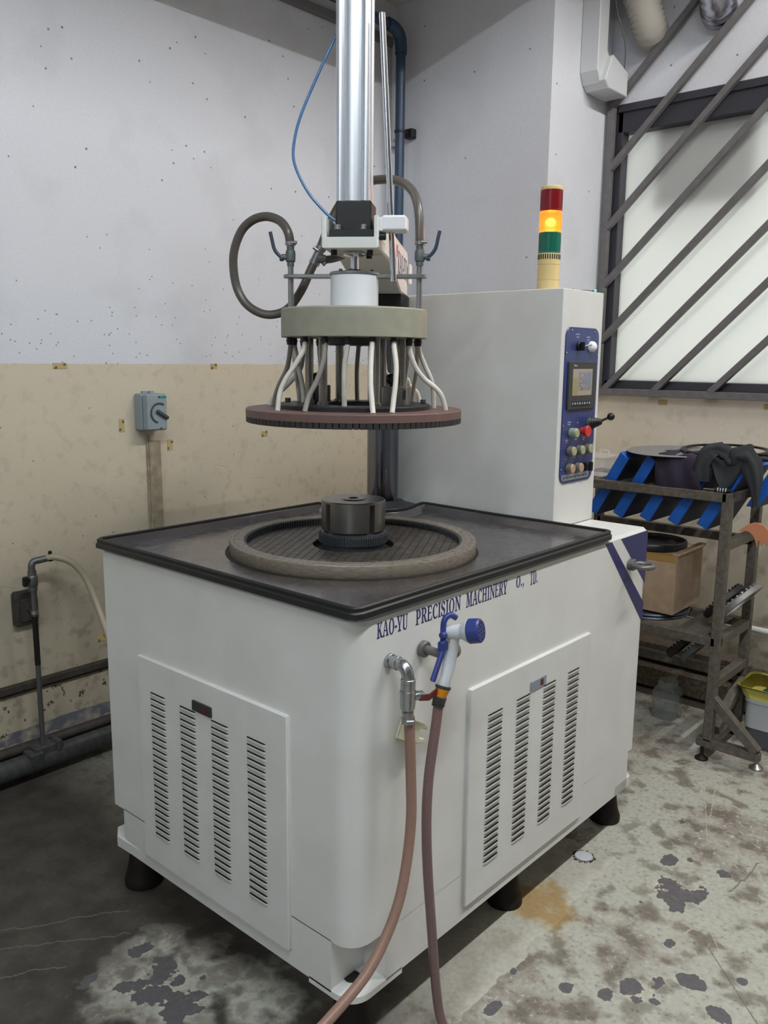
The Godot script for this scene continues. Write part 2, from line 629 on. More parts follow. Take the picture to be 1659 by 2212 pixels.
	m = mat("cap_pale", Color(0.70, 0.71, 0.73), 0.5)
	m = mat("fixture_white", Color(0.85, 0.85, 0.85), 0.5)
	m = mat("lamp_glow", Color(1, 1, 1), 0.5)
	m.emission_enabled = true
	m.emission = Color(0.95, 0.98, 1.0)
	m.emission_energy_multiplier = 1.0


# ---- computed pictures of the floor and the painted walls ----------------------------------------

func grey(w: int, h: int, freq: float, seed_: int, oct := 4, ridged := false) -> PackedByteArray:
	var f := FastNoiseLite.new()
	f.seed = seed_
	f.noise_type = FastNoiseLite.TYPE_SIMPLEX_SMOOTH
	f.frequency = freq
	f.fractal_octaves = oct
	if ridged:
		f.fractal_type = FastNoiseLite.FRACTAL_RIDGED
	var im := f.get_image(w, h, false, false, true)
	im.convert(Image.FORMAT_L8)
	return im.get_data()

# bare and coated concrete; the picture lies over x -0.55..2.25, z -1.72..1.08
func floor_picture() -> ImageTexture:
	var N := 2048
	var x0 := -0.55
	var z0 := -1.72
	var s := 2.8 / N
	var big := grey(N, N, 0.0026, 31, 4)
	var mid := grey(N, N, 0.012, 32, 5)
	var fine := grey(N, N, 0.07, 33, 3)
	var scr := grey(N, N, 0.03, 34, 5, true)
	var d := PackedByteArray()
	d.resize(N * N * 3)
	# islands of coating that survived in the dirty left half, which also has shade painted in, and patches where it came off down to the dark screed: x, z, radius
	var islands := [[-0.09, -0.47, 0.20], [-0.15, -0.52, 0.15], [0.02, -0.30, 0.14], [-0.05, -0.60, 0.10]]
	var i := 0
	for y in N:
		var z := z0 + (y + 0.5) * s
		for xx in N:
			var x := x0 + (xx + 0.5) * s
			var b := big[i] / 255.0
			var m := mid[i] / 255.0
			var f := fine[i] / 255.0
			var r := scr[i] / 255.0
			# how far the green-grey coat is worn
			var worn := clampf((b * 0.6 + m * 0.55 - 0.50) * 3.2, 0.0, 1.0)
			var dirt := 0.0  # dirt together with the left side's shade, both put into the colour
			if x < 0.75:
				dirt = clampf((0.52 - x) * 2.6 + (b - 0.5) * 0.8, 0.0, 1.0) * clampf((0.10 - z) * 5.0, 0.0, 1.0)
				if dirt > 0.0 and x < 0.3:
					var q := 0.0
					for e in islands:
						var dx: float = x - e[0]
						var dz: float = z - e[1]
						q = maxf(q, 1.0 - sqrt(dx * dx + dz * dz) / e[2])
					if q > 0.0:
						dirt *= 1.0 - clampf(q * 1.7 + (m - 0.5) * 2.2, 0.0, 1.0)
			var cr := 168.0
			var cg := 167.0
			var cb := 155.0
			cr += (136.0 - cr) * worn
			cg += (128.0 - cg) * worn
			cb += (118.0 - cb) * worn
			# pale scuffs and flakes
			var flake := clampf((r - 0.70) * 6.0, 0.0, 1.0) * clampf((f - 0.42) * 5.0, 0.0, 1.0) * (0.25 + 0.6 * worn)
			if x > 1.0 and z > -0.1:
				flake = minf(1.0, flake * 1.4)
			cr += (198.0 - cr) * flake
			cg += (195.0 - cg) * flake
			cb += (186.0 - cb) * flake
			var soot := clampf((m - 0.57) * 3.0, 0.0, 0.5) * (0.6 + f * 0.6) + clampf((0.27 - f) * 3.0, 0.0, 0.45)
			cr *= 1.0 - 0.42 * soot
			cg *= 1.0 - 0.45 * soot
			cb *= 1.0 - 0.48 * soot
			if dirt > 0.0:  # darkens the coat for dirt and painted shade alike
				var k := dirt * (0.72 + 0.28 * (1.0 - flake * 0.6))
				cr += (54.0 + m * 30.0 - cr) * k
				cg += (50.0 + m * 28.0 - cg) * k
				cb += (45.0 + m * 26.0 - cb) * k
			# the strip beside the machine that was swept or covered
			if z > -0.6 and z < 0.12 and x > 0.0 and x < 1.12:
				var edge := 0.062 + (m - 0.5) * 0.03 - (x - 0.5) * 0.035
				if x > 0.2 and x < 1.04 + (f - 0.5) * 0.01 and z < edge:
					var rim := clampf(1.0 - (edge - z) / 0.05, 0.0, 1.0)
					var k := clampf((edge - z) * 300.0, 0.0, 1.0) * (0.72 + 0.28 * rim) * clampf((x - 0.2) * 8.0, 0.0, 1.0)
					cr += (165.0 + 16.0 * rim - cr) * k
					cg += (162.0 + 16.0 * rim - cg) * k
					cb += (150.0 + 16.0 * rim - cb) * k
				for e in [[0.71, -0.03, 0.12], [1.27, -0.07, 0.075]]:
					var dx: float = x - e[0]
					var dz: float = z - e[1]
					var q: float = 1.0 - sqrt(dx * dx + dz * dz) / e[2] + (m - 0.5) * 1.3
					if q > 0.0:
						var k := clampf(q * 1.4, 0.0, 0.72)
						cr += (150.0 - cr) * k
						cg += (117.0 - cg) * k
						cb += (66.0 - cb) * k
			var o := i * 3
			var g := 0.94 + f * 0.12
			d[o] = clampi(int(cr * g), 0, 255)
			d[o + 1] = clampi(int(cg * g), 0, 255)
			d[o + 2] = clampi(int(cb * g), 0, 255)
			i += 1
	# bald patches: x, z, radius, stretch in x
	for p in [[1.0, 0.237, 0.052, 1.0], [1.02, 0.215, 0.035, 1.2], [0.6, 0.29, 0.021, 1.5], [0.64, 0.338, 0.020, 1.4], [0.70, 0.384, 0.022, 1.2], [0.545, 0.262, 0.012, 1.5], [0.56, 0.325, 0.017, 1.2], [0.585, 0.355, 0.011, 1.0],
			[1.13, 0.156, 0.016, 1.6], [1.177, 0.197, 0.01, 1.0], [1.174, 0.301, 0.015, 1.2], [0.78, 0.47, 0.012, 1.0], [0.645, 0.467, 0.02, 1.0], [0.74, 0.44, 0.008, 1.0], [0.80, 0.30, 0.008, 1.6],
			[-0.162, -0.547, 0.02, 1.0], [-0.097, -0.518, 0.035, 1.2], [-0.136, -0.477, 0.03, 1.2], [-0.1, -0.376, 0.016, 1.4], [-0.077, -0.475, 0.014, 1.2], [-0.07, -0.405, 0.017, 1.4], [-0.082, -0.63, 0.018, 1.4], [-0.13, -0.40, 0.03, 1.2],
			[-0.06, -0.52, 0.012, 1.2], [-0.2, -0.62, 0.014, 1.6], [-0.03, -0.44, 0.01, 1.0], [0.90, 0.18, 0.007, 1.0], [1.36, 0.10, 0.012, 1.3], [0.50, 0.19, 0.01, 1.4], [0.34, 0.10, 0.009, 1.8], [0.46, 0.07, 0.008, 1.8]]:
		var reach: float = p[2] * 1.9
		for y in range(maxi(0, int((p[1] - reach - z0) / s)), mini(N, int((p[1] + reach - z0) / s))):
			for xx in range(maxi(0, int((p[0] - reach * p[3] - x0) / s)), mini(N, int((p[0] + reach * p[3] - x0) / s))):
				var k := y * N + xx
				var dx: float = (x0 + xx * s - p[0]) / p[3]
				var dz: float = z0 + y * s - p[1]
				var q: float = sqrt(dx * dx + dz * dz) / p[2] + (mid[k] / 255.0 - 0.5) * 2.4 + (fine[k] / 255.0 - 0.5) * 0.5
				var o := k * 3
				if q < 1.0:
					var g := 0.92 + fine[k] / 255.0 * 0.16
					d[o] = int(92 * g)
					d[o + 1] = int(88 * g)
					d[o + 2] = int(90 * g)
				elif q < 1.12:
					d[o] = mini(255, d[o] + 14)
					d[o + 1] = mini(255, d[o + 1] + 12)
					d[o + 2] = mini(255, d[o + 2] + 6)
	var im := Image.create_from_data(N, N, false, Image.FORMAT_RGB8, d)
	# cracks and scratches
	var r2 := RandomNumberGenerator.new()
	r2.seed = 77
	for c in [[0.86, 0.36, 0.62, 0.60, 1], [1.30, 0.20, 1.75, 0.02, 0], [1.42, 0.16, 1.72, 0.06, 0], [0.80, 0.25, 0.90, 0.33, 0], [-0.30, -0.95, 0.0, -0.78, 2], [-0.34, -0.90, -0.05, -0.70, 2], [-0.42, -0.85, -0.2, -0.72, 2], [0.95, 0.33, 0.84, 0.40, 0], [1.1, 0.33, 1.3, 0.34, 1]]:
		var n := 260
		var ox := 0.0
		for k in n:
			var q := float(k) / n
			ox += r2.randf_range(-0.0012, 0.0012)
			var px := int((lerpf(c[0], c[2], q) + ox - x0) / s)
			var py := int((lerpf(c[1], c[3], q) - ox - z0) / s)
			if px > 1 and py > 1 and px < N - 2 and py < N - 2:
				var col: Color = [Color8(176, 168, 150), Color8(88, 82, 74), Color8(112, 106, 96)][c[4]]
				im.set_pixel(px, py, col)
				im.set_pixel(px + 1, py, col)
				if c[4] != 1:
					im.set_pixel(px, py + 1, col)
	return ImageTexture.create_from_image(im)

# a wall of two coats of paint; w metres wide from x = 0, h metres high, the cream coat up to line
func wall_picture(W: int, H: int, w: float, h: float, line: float, seed_: int, marks: bool) -> ImageTexture:
	var big := grey(W, H, 0.0035, seed_, 4)
	var mid := grey(W, H, 0.02, seed_ + 1, 4)
	var fine := grey(W, H, 0.12, seed_ + 2, 2)
	var d := PackedByteArray()
	d.resize(W * H * 3)
	var i := 0
	for yy in H:
		var y := h * (1.0 - (yy + 0.5) / H)
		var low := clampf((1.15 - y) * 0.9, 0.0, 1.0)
		for xx in W:
			var x := w * (xx + 0.5) / W
			var b := big[i] / 255.0
			var m := mid[i] / 255.0
			var f := fine[i] / 255.0
			var cr := 214.0
			var cg := 216.0
			var cb := 222.0
			var wob := line + (m - 0.5) * 0.004
			if y < wob:
				cr = 205.0 if marks else 226.0
				cg = 194.0 if marks else 216.0
				cb = 172.0 if marks else 198.0
				# grime plus painted shade, both deepening towards the skirting
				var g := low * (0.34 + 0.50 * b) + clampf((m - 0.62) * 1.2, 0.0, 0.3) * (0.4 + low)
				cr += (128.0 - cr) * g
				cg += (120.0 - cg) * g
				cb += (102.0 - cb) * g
			else:
				var g := clampf((b - 0.55) * 0.5, 0.0, 0.12) + clampf((line + 0.10 - y) * 1.2, 0.0, 0.12) * b
				cr += (170.0 - cr) * g
				cg += (168.0 - cg) * g
				cb += (168.0 - cb) * g
			if marks and y < 0.30:
				# chipped paint, a dark painted stripe, then bare render
				if m < 0.30 and f < 0.55 and y > 0.14:
					cr = 62; cg = 56; cb = 50
				if y < 0.150 + (b - 0.5) * 0.02 and y > 0.105 + (m - 0.5) * 0.03:
					var k := clampf(0.55 + (m - 0.4) * 2.0, 0.1, 0.9)
					cr += (84.0 - cr) * k
					cg += (86.0 - cg) * k
					cb += (98.0 - cb) * k
				elif y <= 0.105:
					cr += (120.0 - cr) * 0.6
					cg += (112.0 - cg) * 0.6
					cb += (98.0 - cb) * 0.6
			var g2 := 0.985 + f * 0.03
			var o := i * 3
			d[o] = clampi(int(cr * g2), 0, 255)
			d[o + 1] = clampi(int(cg * g2), 0, 255)
			d[o + 2] = clampi(int(cb * g2), 0, 255)
			i += 1
	var im := Image.create_from_data(W, H, false, Image.FORMAT_RGB8, d)
	var r := RandomNumberGenerator.new()
	r.seed = seed_
	var dots := 520 if marks else 90
	for k in dots:
		var x := r.randf() * w
		var y := 0.0
		if marks:
			y = line + absf(r.randfn(0.0, 0.16)) if k % 3 else r.randf_range(0.3, h)
		else:
			y = r.randf_range(0.3, h)
		var rad := int(r.randf_range(0.3, 1.6))
		if marks and k < 34:
			y = r.randf_range(1.95, h)
			rad = 2
		var cx := int(x / w * W)
		var cy := int((1.0 - y / h) * H)
		var c := Color8(110, 104, 100) if k % 3 else Color8(80, 75, 72)
		for ay in range(-rad, rad + 1):
			for ax in range(-rad, rad + 1):
				if ax * ax + ay * ay <= rad * rad + 1 and cx + ax >= 0 and cy + ay >= 0 and cx + ax < W and cy + ay < H:
					im.set_pixel(cx + ax, cy + ay, im.get_pixel(cx + ax, cy + ay).lerp(c, 0.75))
	if marks:
		# scratches in the cream coat
		for k in 40:
			var x := r.randf() * w
			var y := r.randf_range(0.35, line - 0.02)
			var a := r.randfn(0.0, 0.5)
			for q in int(r.randf_range(10, 60)):
				var cx := int((x + cos(a) * q * 0.0012) / w * W)
				var cy := int((1.0 - (y + sin(a) * q * 0.0012) / h) * H)
				if cx >= 0 and cy >= 0 and cx < W and cy < H:
					im.set_pixel(cx, cy, im.get_pixel(cx, cy).lerp(Color8(140, 128, 108), 0.6))
	return ImageTexture.create_from_image(im)


func lamp(x: float, y: float, z: float, length: float, energy: float, tint: Color, label: String):
	var o := thing("ceiling_lamp", label, "lamp", Vector3(x, y, z), "tube lamps hung over the room")
	var b := MB.new()
	b.box(Vector3(x, y + 0.045, z), Vector3(length + 0.06, 0.012, 0.228), 0.003)
	for s in [-1.0, 1.0]:
		b.box(Vector3(x, y + 0.004, z + s * 0.112), Vector3(length + 0.06, 0.078, 0.004))
		b.box(Vector3(x + s * (length * 0.5 + 0.028), y + 0.004, z), Vector3(0.004, 0.078, 0.228))
		b.rod(Vector3(x + s * length * 0.4, y + 0.05, z), Vector3(x + s * length * 0.4, 3.6, z), 0.005)
	put(b, "reflector", mats.fixture_white, o)
	b = MB.new()
	b.rod(Vector3(x - length * 0.5, y + 0.014, z), Vector3(x + length * 0.5, y + 0.014, z), 0.013)
	put(b, "tube_lamp", mats.lamp_glow, o)
	# a tube shines alike to both sides: two strips, each turned half-way out
	for s in [-1.0, 1.0]:
		var l := AreaLight3D.new()
		l.name = "tube_light"
		l.area_size = Vector2(length, 0.024)
		l.light_color = tint
		l.light_energy = energy * 0.5
		l.position = Vector3(0, 0, s * 0.006)
		l.rotation.x = -PI / 2 + s * -PI / 4
		l.shadow_enabled = true
		l.set("area_range", 20.0)
		l.set("area_attenuation", 2.0)
		o.add_child(l, true)


func _ready():
	rng.seed = 5
	# ---- camera, sky, lamps, exposure
	var cam := Camera3D.new()
	cam.name = "camera"
	cam.position = Vector3(-1.0516, 1.3855, 0.9897)
	cam.rotation = Vector3(-0.178432, -0.849742, 0.010935)
	cam.fov = 62.03
	cam.near = 0.05
	cam.far = 60.0
	cam.current = true
	add_child(cam)
	var env := Environment.new()
	env.background_mode = Environment.BG_COLOR
	env.background_color = Color(0.985, 0.99, 0.985)
	env.background_energy_multiplier = 2.1
	env.tonemap_mode = Environment.TONE_MAPPER_LINEAR
	env.tonemap_exposure = 1.0
	env.sdfgi_enabled = true
	env.ssao_enabled = true
	env.ssil_enabled = true
	var we := WorldEnvironment.new()
	we.name = "world"
	we.environment = env
	add_child(we)
	make_materials()
	lamp(1.5, 3.40, 1.17, 1.5, 8.0, Color(1.0, 0.985, 0.97), "white tube lamp of the row nearest the window wall")
	lamp(-0.8, 3.40, 1.17, 1.5, 8.6, Color(0.94, 0.975, 1.0), "white tube lamp in the middle of the row")
	lamp(-3.8, 3.40, 1.17, 1.5, 9.0, Color(0.93, 0.97, 1.0), "white tube lamp of the row farthest from the window wall")

	setting()
	pipes()
	machine()
	rack()


# ---- the room ------------------------------------------------------------------------------------

const ZL := -1.68      # the wall behind the machine
const XC := 2.035      # the pillar's face
const ZC := -0.88      # the pillar's other face
const XW := 2.52       # the window wall

func walls_uv(b: MB, a: Vector3, c: Vector3, nn: Vector3, w: float, h: float, x0: float):
	# an upright rectangle from corner a to the opposite corner c
	var p := Vector3(c.x, a.y, c.z)
	var q := Vector3(a.x, c.y, a.z)
	var along := Vector3(c.x - a.x, 0, c.z - a.z).length()
	var v0 := 1.0 - a.y / h
	var v1 := 1.0 - c.y / h
	b.quv(a, p, c, q, nn, Vector2(x0 / w, v0), Vector2((x0 + along) / w, v0), Vector2((x0 + along) / w, v1), Vector2(x0 / w, v1))

func setting():
	var fm := mat("concrete_floor", Color(1, 1, 1), 0.62)
	fm.albedo_texture = floor_picture()
	var b := MB.new()
	var f := func(x: float, z: float) -> Vector2: return Vector2((x + 0.55) / 2.8, (z + 1.72) / 2.8)
	b.quv(Vector3(-5, 0, ZL), Vector3(XW, 0, ZL), Vector3(XW, 0, 6), Vector3(-5, 0, 6), Vector3.UP, f.call(-5.0, ZL), f.call(XW, ZL), f.call(XW, 6.0), f.call(-5.0, 6.0))
	b.box(Vector3(-1.2, -0.06, 2.1), Vector3(8, 0.118, 8.2))
	struct(b, "floor", fm)

	var wm := mat("back_wall_paint", Color(1, 1, 1), 0.72)
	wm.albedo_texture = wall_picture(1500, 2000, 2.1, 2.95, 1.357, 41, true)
	b = MB.new()
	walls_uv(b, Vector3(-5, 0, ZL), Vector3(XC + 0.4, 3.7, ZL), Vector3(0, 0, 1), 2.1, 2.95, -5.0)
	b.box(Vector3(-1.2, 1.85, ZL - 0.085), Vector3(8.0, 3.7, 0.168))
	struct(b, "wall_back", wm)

	var pm := mat("side_wall_paint", Color(1, 1, 1), 0.72)
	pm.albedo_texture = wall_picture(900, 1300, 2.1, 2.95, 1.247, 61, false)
	b = MB.new()
	walls_uv(b, Vector3(XC, 0, ZL), Vector3(XC, 3.7, ZC), Vector3(-1, 0, 0), 2.1, 2.95, 0.3)
	walls_uv(b, Vector3(XC, 0, ZC), Vector3(XW + 0.15, 3.7, ZC), Vector3(0, 0, 1), 2.1, 2.95, 1.1)
	b.box(Vector3((XC + XW + 0.15) * 0.5 + 0.001, 1.85, (ZL + ZC) * 0.5 - 0.001), Vector3(XW + 0.15 - XC, 3.7, ZC - ZL))
	struct(b, "wall_pillar", pm)

	b = MB.new()
	var zr := 6.0
	walls_uv(b, Vector3(XW, 0, ZC), Vector3(XW, 1.252, zr), Vector3(-1, 0, 0), 2.1, 2.95, 0.2)
	walls_uv(b, Vector3(XW, 2.46, ZC), Vector3(XW, 3.7, zr), Vector3(-1, 0, 0), 2.1, 2.95, 0.2)
	walls_uv(b, Vector3(XW, 1.252, 1.0), Vector3(XW, 2.46, zr), Vector3(-1, 0, 0), 2.1, 2.95, 2.0)
	b.box(Vector3(XW + 0.076, 0.626, 2.56), Vector3(0.15, 1.252, 6.88))
	b.box(Vector3(XW + 0.076, 3.08, 2.56), Vector3(0.15, 1.24, 6.88))
	b.box(Vector3(XW + 0.076, 1.856, 3.5), Vector3(0.15, 1.208, 5.0))
	struct(b, "wall_right", pm)

	b = MB.new()
	b.box(Vector3(-5.08, 1.85, 2.1), Vector3(0.16, 3.7, 8.2))
	struct(b, "wall_left", mats.plain_grey)
	b = MB.new()
	b.box(Vector3(-1.2, 1.85, 6.08), Vector3(8.0, 3.7, 0.16))
	struct(b, "wall_front", mats.plain_grey)
	b = MB.new()
	b.box(Vector3(-1.2, 3.68, 2.1), Vector3(8.0, 0.16, 8.2))
	b.box(Vector3(-1.2, 3.26, (ZL - 0.5) * 0.5), Vector3(7.8, 0.70, -0.5 - ZL))
	struct(b, "ceiling", mats.ceiling_paint)

	# the window: frame, pane, and an awning box outside that darkens one corner of the pane
	var w := thing("window_1", "", "", Vector3(XW, 1.252, 0.0))
	w.set_meta("kind", "structure")
	b = MB.new()
	var z1 := 1.0
	b.box(Vector3(XW + 0.03, 1.856, -0.832), Vector3(0.07, 1.208, 0.044), 0.003)
	b.box(Vector3(XW + 0.03, 2.402, 0.08), Vector3(0.07, 0.116, 1.83), 0.003)
	b.box(Vector3(XW + 0.022, 2.44, 0.08), Vector3(0.075, 0.03, 1.83), 0.003)
	b.box(Vector3(XW + 0.03, 1.276, 0.08), Vector3(0.07, 0.050, 1.83), 0.003)
	b.box(Vector3(XW + 0.03, 1.856, z1 - 0.02), Vector3(0.07, 1.208, 0.04), 0.003)
	put(b, "window_frame", mats.window_dark, w)
	b = MB.new()
	b.box(Vector3(XW + 0.052, 1.825, 0.08), Vector3(0.005, 1.06, 1.80))
	put(b, "pane", mats.frosted, w, "frosted white glass pane")
	b = MB.new()
	b.box(Vector3(XW + 0.168, 2.19, -0.47), Vector3(0.20, 0.36, 0.44), 0.02)
	var aw := put(b, "awning_box", mats.window_dark)
	tag(aw, "dark box outside the frosted window seen as a blurred shadow", "box")

	# the grille of square bars in front of the window
	var g := thing("window_grille", "grey painted steel grille of slanting square bars before the frosted window", "grille", Vector3(2.485, 1.24, 0.0))
	b = MB.new()
	b.box(Vector3(2.487, 1.87, -0.852), Vector3(0.03, 1.26, 0.03), 0.002)
	put(b, "upright", mats.grille_paint, g)
	b = MB.new()
	b.box(Vector3(2.487, 1.250, 0.03), Vector3(0.03, 0.03, 1.74), 0.002)
	put(b, "bottom_rail", mats.grille_paint, g)
	b = MB.new()
	b.box(Vector3(2.487, 2.885, 0.03), Vector3(0.03, 0.03, 1.74), 0.002)
	put(b, "top_rail", mats.grille_paint, g)
	for c in [3.296, 3.04, 2.797, 2.556, 2.316, 2.075, 1.843, 1.603, 1.36, 1.12, 0.88, 0.64]:
		var za: float = maxf(-0.845, 1.26 - c)
		var zb: float = minf(0.88, 2.875 - c)
		if zb - za < 0.05:
			continue
		b = MB.new(Transform3D(Basis(Vector3.RIGHT, -PI / 4), Vector3(2.484, c + (za + zb) * 0.5, (za + zb) * 0.5)))
		b.box(Vector3.ZERO, Vector3(0.026, 0.026, (zb - za) * sqrt(2.0)), 0.002)
		put(b, "bar", mats.grille_paint, g)

	# strips along the foot and the head of the back wall
	b = MB.new()
	b.box(Vector3(-1.4, 0.303, ZL + 0.012), Vector3(6.9, 0.026, 0.024), 0.004)
	b.box(Vector3(-1.4, 0.288, ZL + 0.007), Vector3(6.9, 0.014, 0.014), 0.003)
	struct(b, "trim_1", mats.ledge_brown)
	b = MB.new()
	b.box(Vector3(-1.5, 2.748, ZL + 0.014), Vector3(7.06, 0.034, 0.028), 0.003)
	struct(b, "trim_2", mats.rail_grey)

	# trunking on the pillar, with an elbow along to the window
	var t := thing("cable_trunking", "white square cable trunking with an elbow high on the pillar", "trunking", Vector3(2.30, 2.45, -0.84))
	b = MB.new()
	b.prism(PackedVector2Array([Vector2(2.247, 2.53), Vector2(2.275, 2.487), Vector2(2.34, 2.487), Vector2(2.34, 2.60), Vector2(2.322, 2.62), Vector2(2.322, 2.91), Vector2(2.247, 2.91)]), -0.88, -0.80, 0.003)
	put(b, "trunk", mats.trunk_white, t)
	b = MB.new()
	b.prism(PackedVector2Array([Vector2(2.27, 2.494), Vector2(2.30, 2.468), Vector2(2.462, 2.468), Vector2(2.462, 2.562), Vector2(2.33, 2.60), Vector2(2.315, 2.59)]), -0.88, -0.775, 0.003)
	put(b, "elbow", mats.trunk_white, t)
	b = MB.new()
	b.tube(curve([Vector3(2.335, 2.91, -0.80), Vector3(2.36, 2.78, -0.79), Vector3(2.41, 2.66, -0.77), Vector3(2.435, 2.565, -0.78)]), 0.0028, 8)
	var ca := put(b, "thin_cable", mats.grille_paint)
	tag(ca, "thin grey cable hanging beside the white trunking elbow", "cable")

	# flexible ducts that come down from the ceiling to the bars
	flex_duct("flexible_duct", [Vector3(2.415, 2.905, -0.745), Vector3(2.42, 2.84, -0.725), Vector3(2.432, 2.77, -0.70), Vector3(2.462, 2.715, -0.69), Vector3(2.515, 2.70, -0.70)], 0.068, "flex_white", "white ribbed fabric duct bending into the wall above the first bar")
	flex_duct("flexible_duct", [Vector3(2.40, 2.905, -0.43), Vector3(2.405, 2.84, -0.415), Vector3(2.42, 2.78, -0.405), Vector3(2.455, 2.735, -0.415), Vector3(2.515, 2.725, -0.43)], 0.068, "flex_silver", "shiny silver foil duct at the top right above the bars")

	# the plugged drain cap in the floor
	var d := thing("floor_cap", "small round grey cap in the floor beside the machine, ringed with dirt", "floor cap", Vector3(0.985, 0, -0.032))
	b = MB.new()
	b.lathe([Vector2(0, 0.0015), Vector2(0.024, 0.0015), Vector2(0.025, 0.004), Vector2(0.022, 0.005), Vector2(0, 0.0055)], 28, Vector3(0.985, 0, -0.032))
	put(b, "cap", mats.cap_pale, d)
	b = MB.new()
	for k in 90:
		var a := rng.randf() * TAU
		var r := 0.0285 + rng.randf_range(-0.003, 0.004)
		b.ball(Vector3(0.985 + cos(a) * r, 0.0012, -0.032 + sin(a) * r), rng.randf_range(0.001, 0.0024), 0.6, 5)
	put(b, "dirt_ring", mats.iron_foot, d).set_meta("kind", "stuff")


func flex_duct(called: String, path: Array, r: float, skin: String, label: String):
	var p := curve(path, 26)
	var rad := PackedFloat32Array()
	for i in p.size():
		rad.append(r * (1.0 - 0.10 * pow(absf(sin(i * PI / 7.0)), 4.0)) * (1.0 if i < p.size() - 5 else 1.0 - 0.04 * (i - p.size() + 5)))
	var b := MB.new()
	b.tube(p, rad, 28)
	var o := put(b, called, mats[skin])
	tag(o, label, "duct", "flexible ducts under the ceiling")


# ---- pipes and fittings on the back wall ------------------------------------------------------------

func ball_valve(o: Node3D, at: Vector3, r: float, h: float, m: Material, called := "valve_body"):
	var b := MB.new()
	b.lathe([Vector2(0, 0), Vector2(r * 0.82, 0), Vector2(r * 0.82, h * 0.2), Vector2(r * 0.95, h * 0.26), Vector2(r, h * 0.4), Vector2(r, h * 0.62), Vector2(r * 0.95, h * 0.72), Vector2(r * 0.82, h * 0.78), Vector2(r * 0.82, h), Vector2(0, h)], 12, at, 0.9)
	put(b, called, m, o)

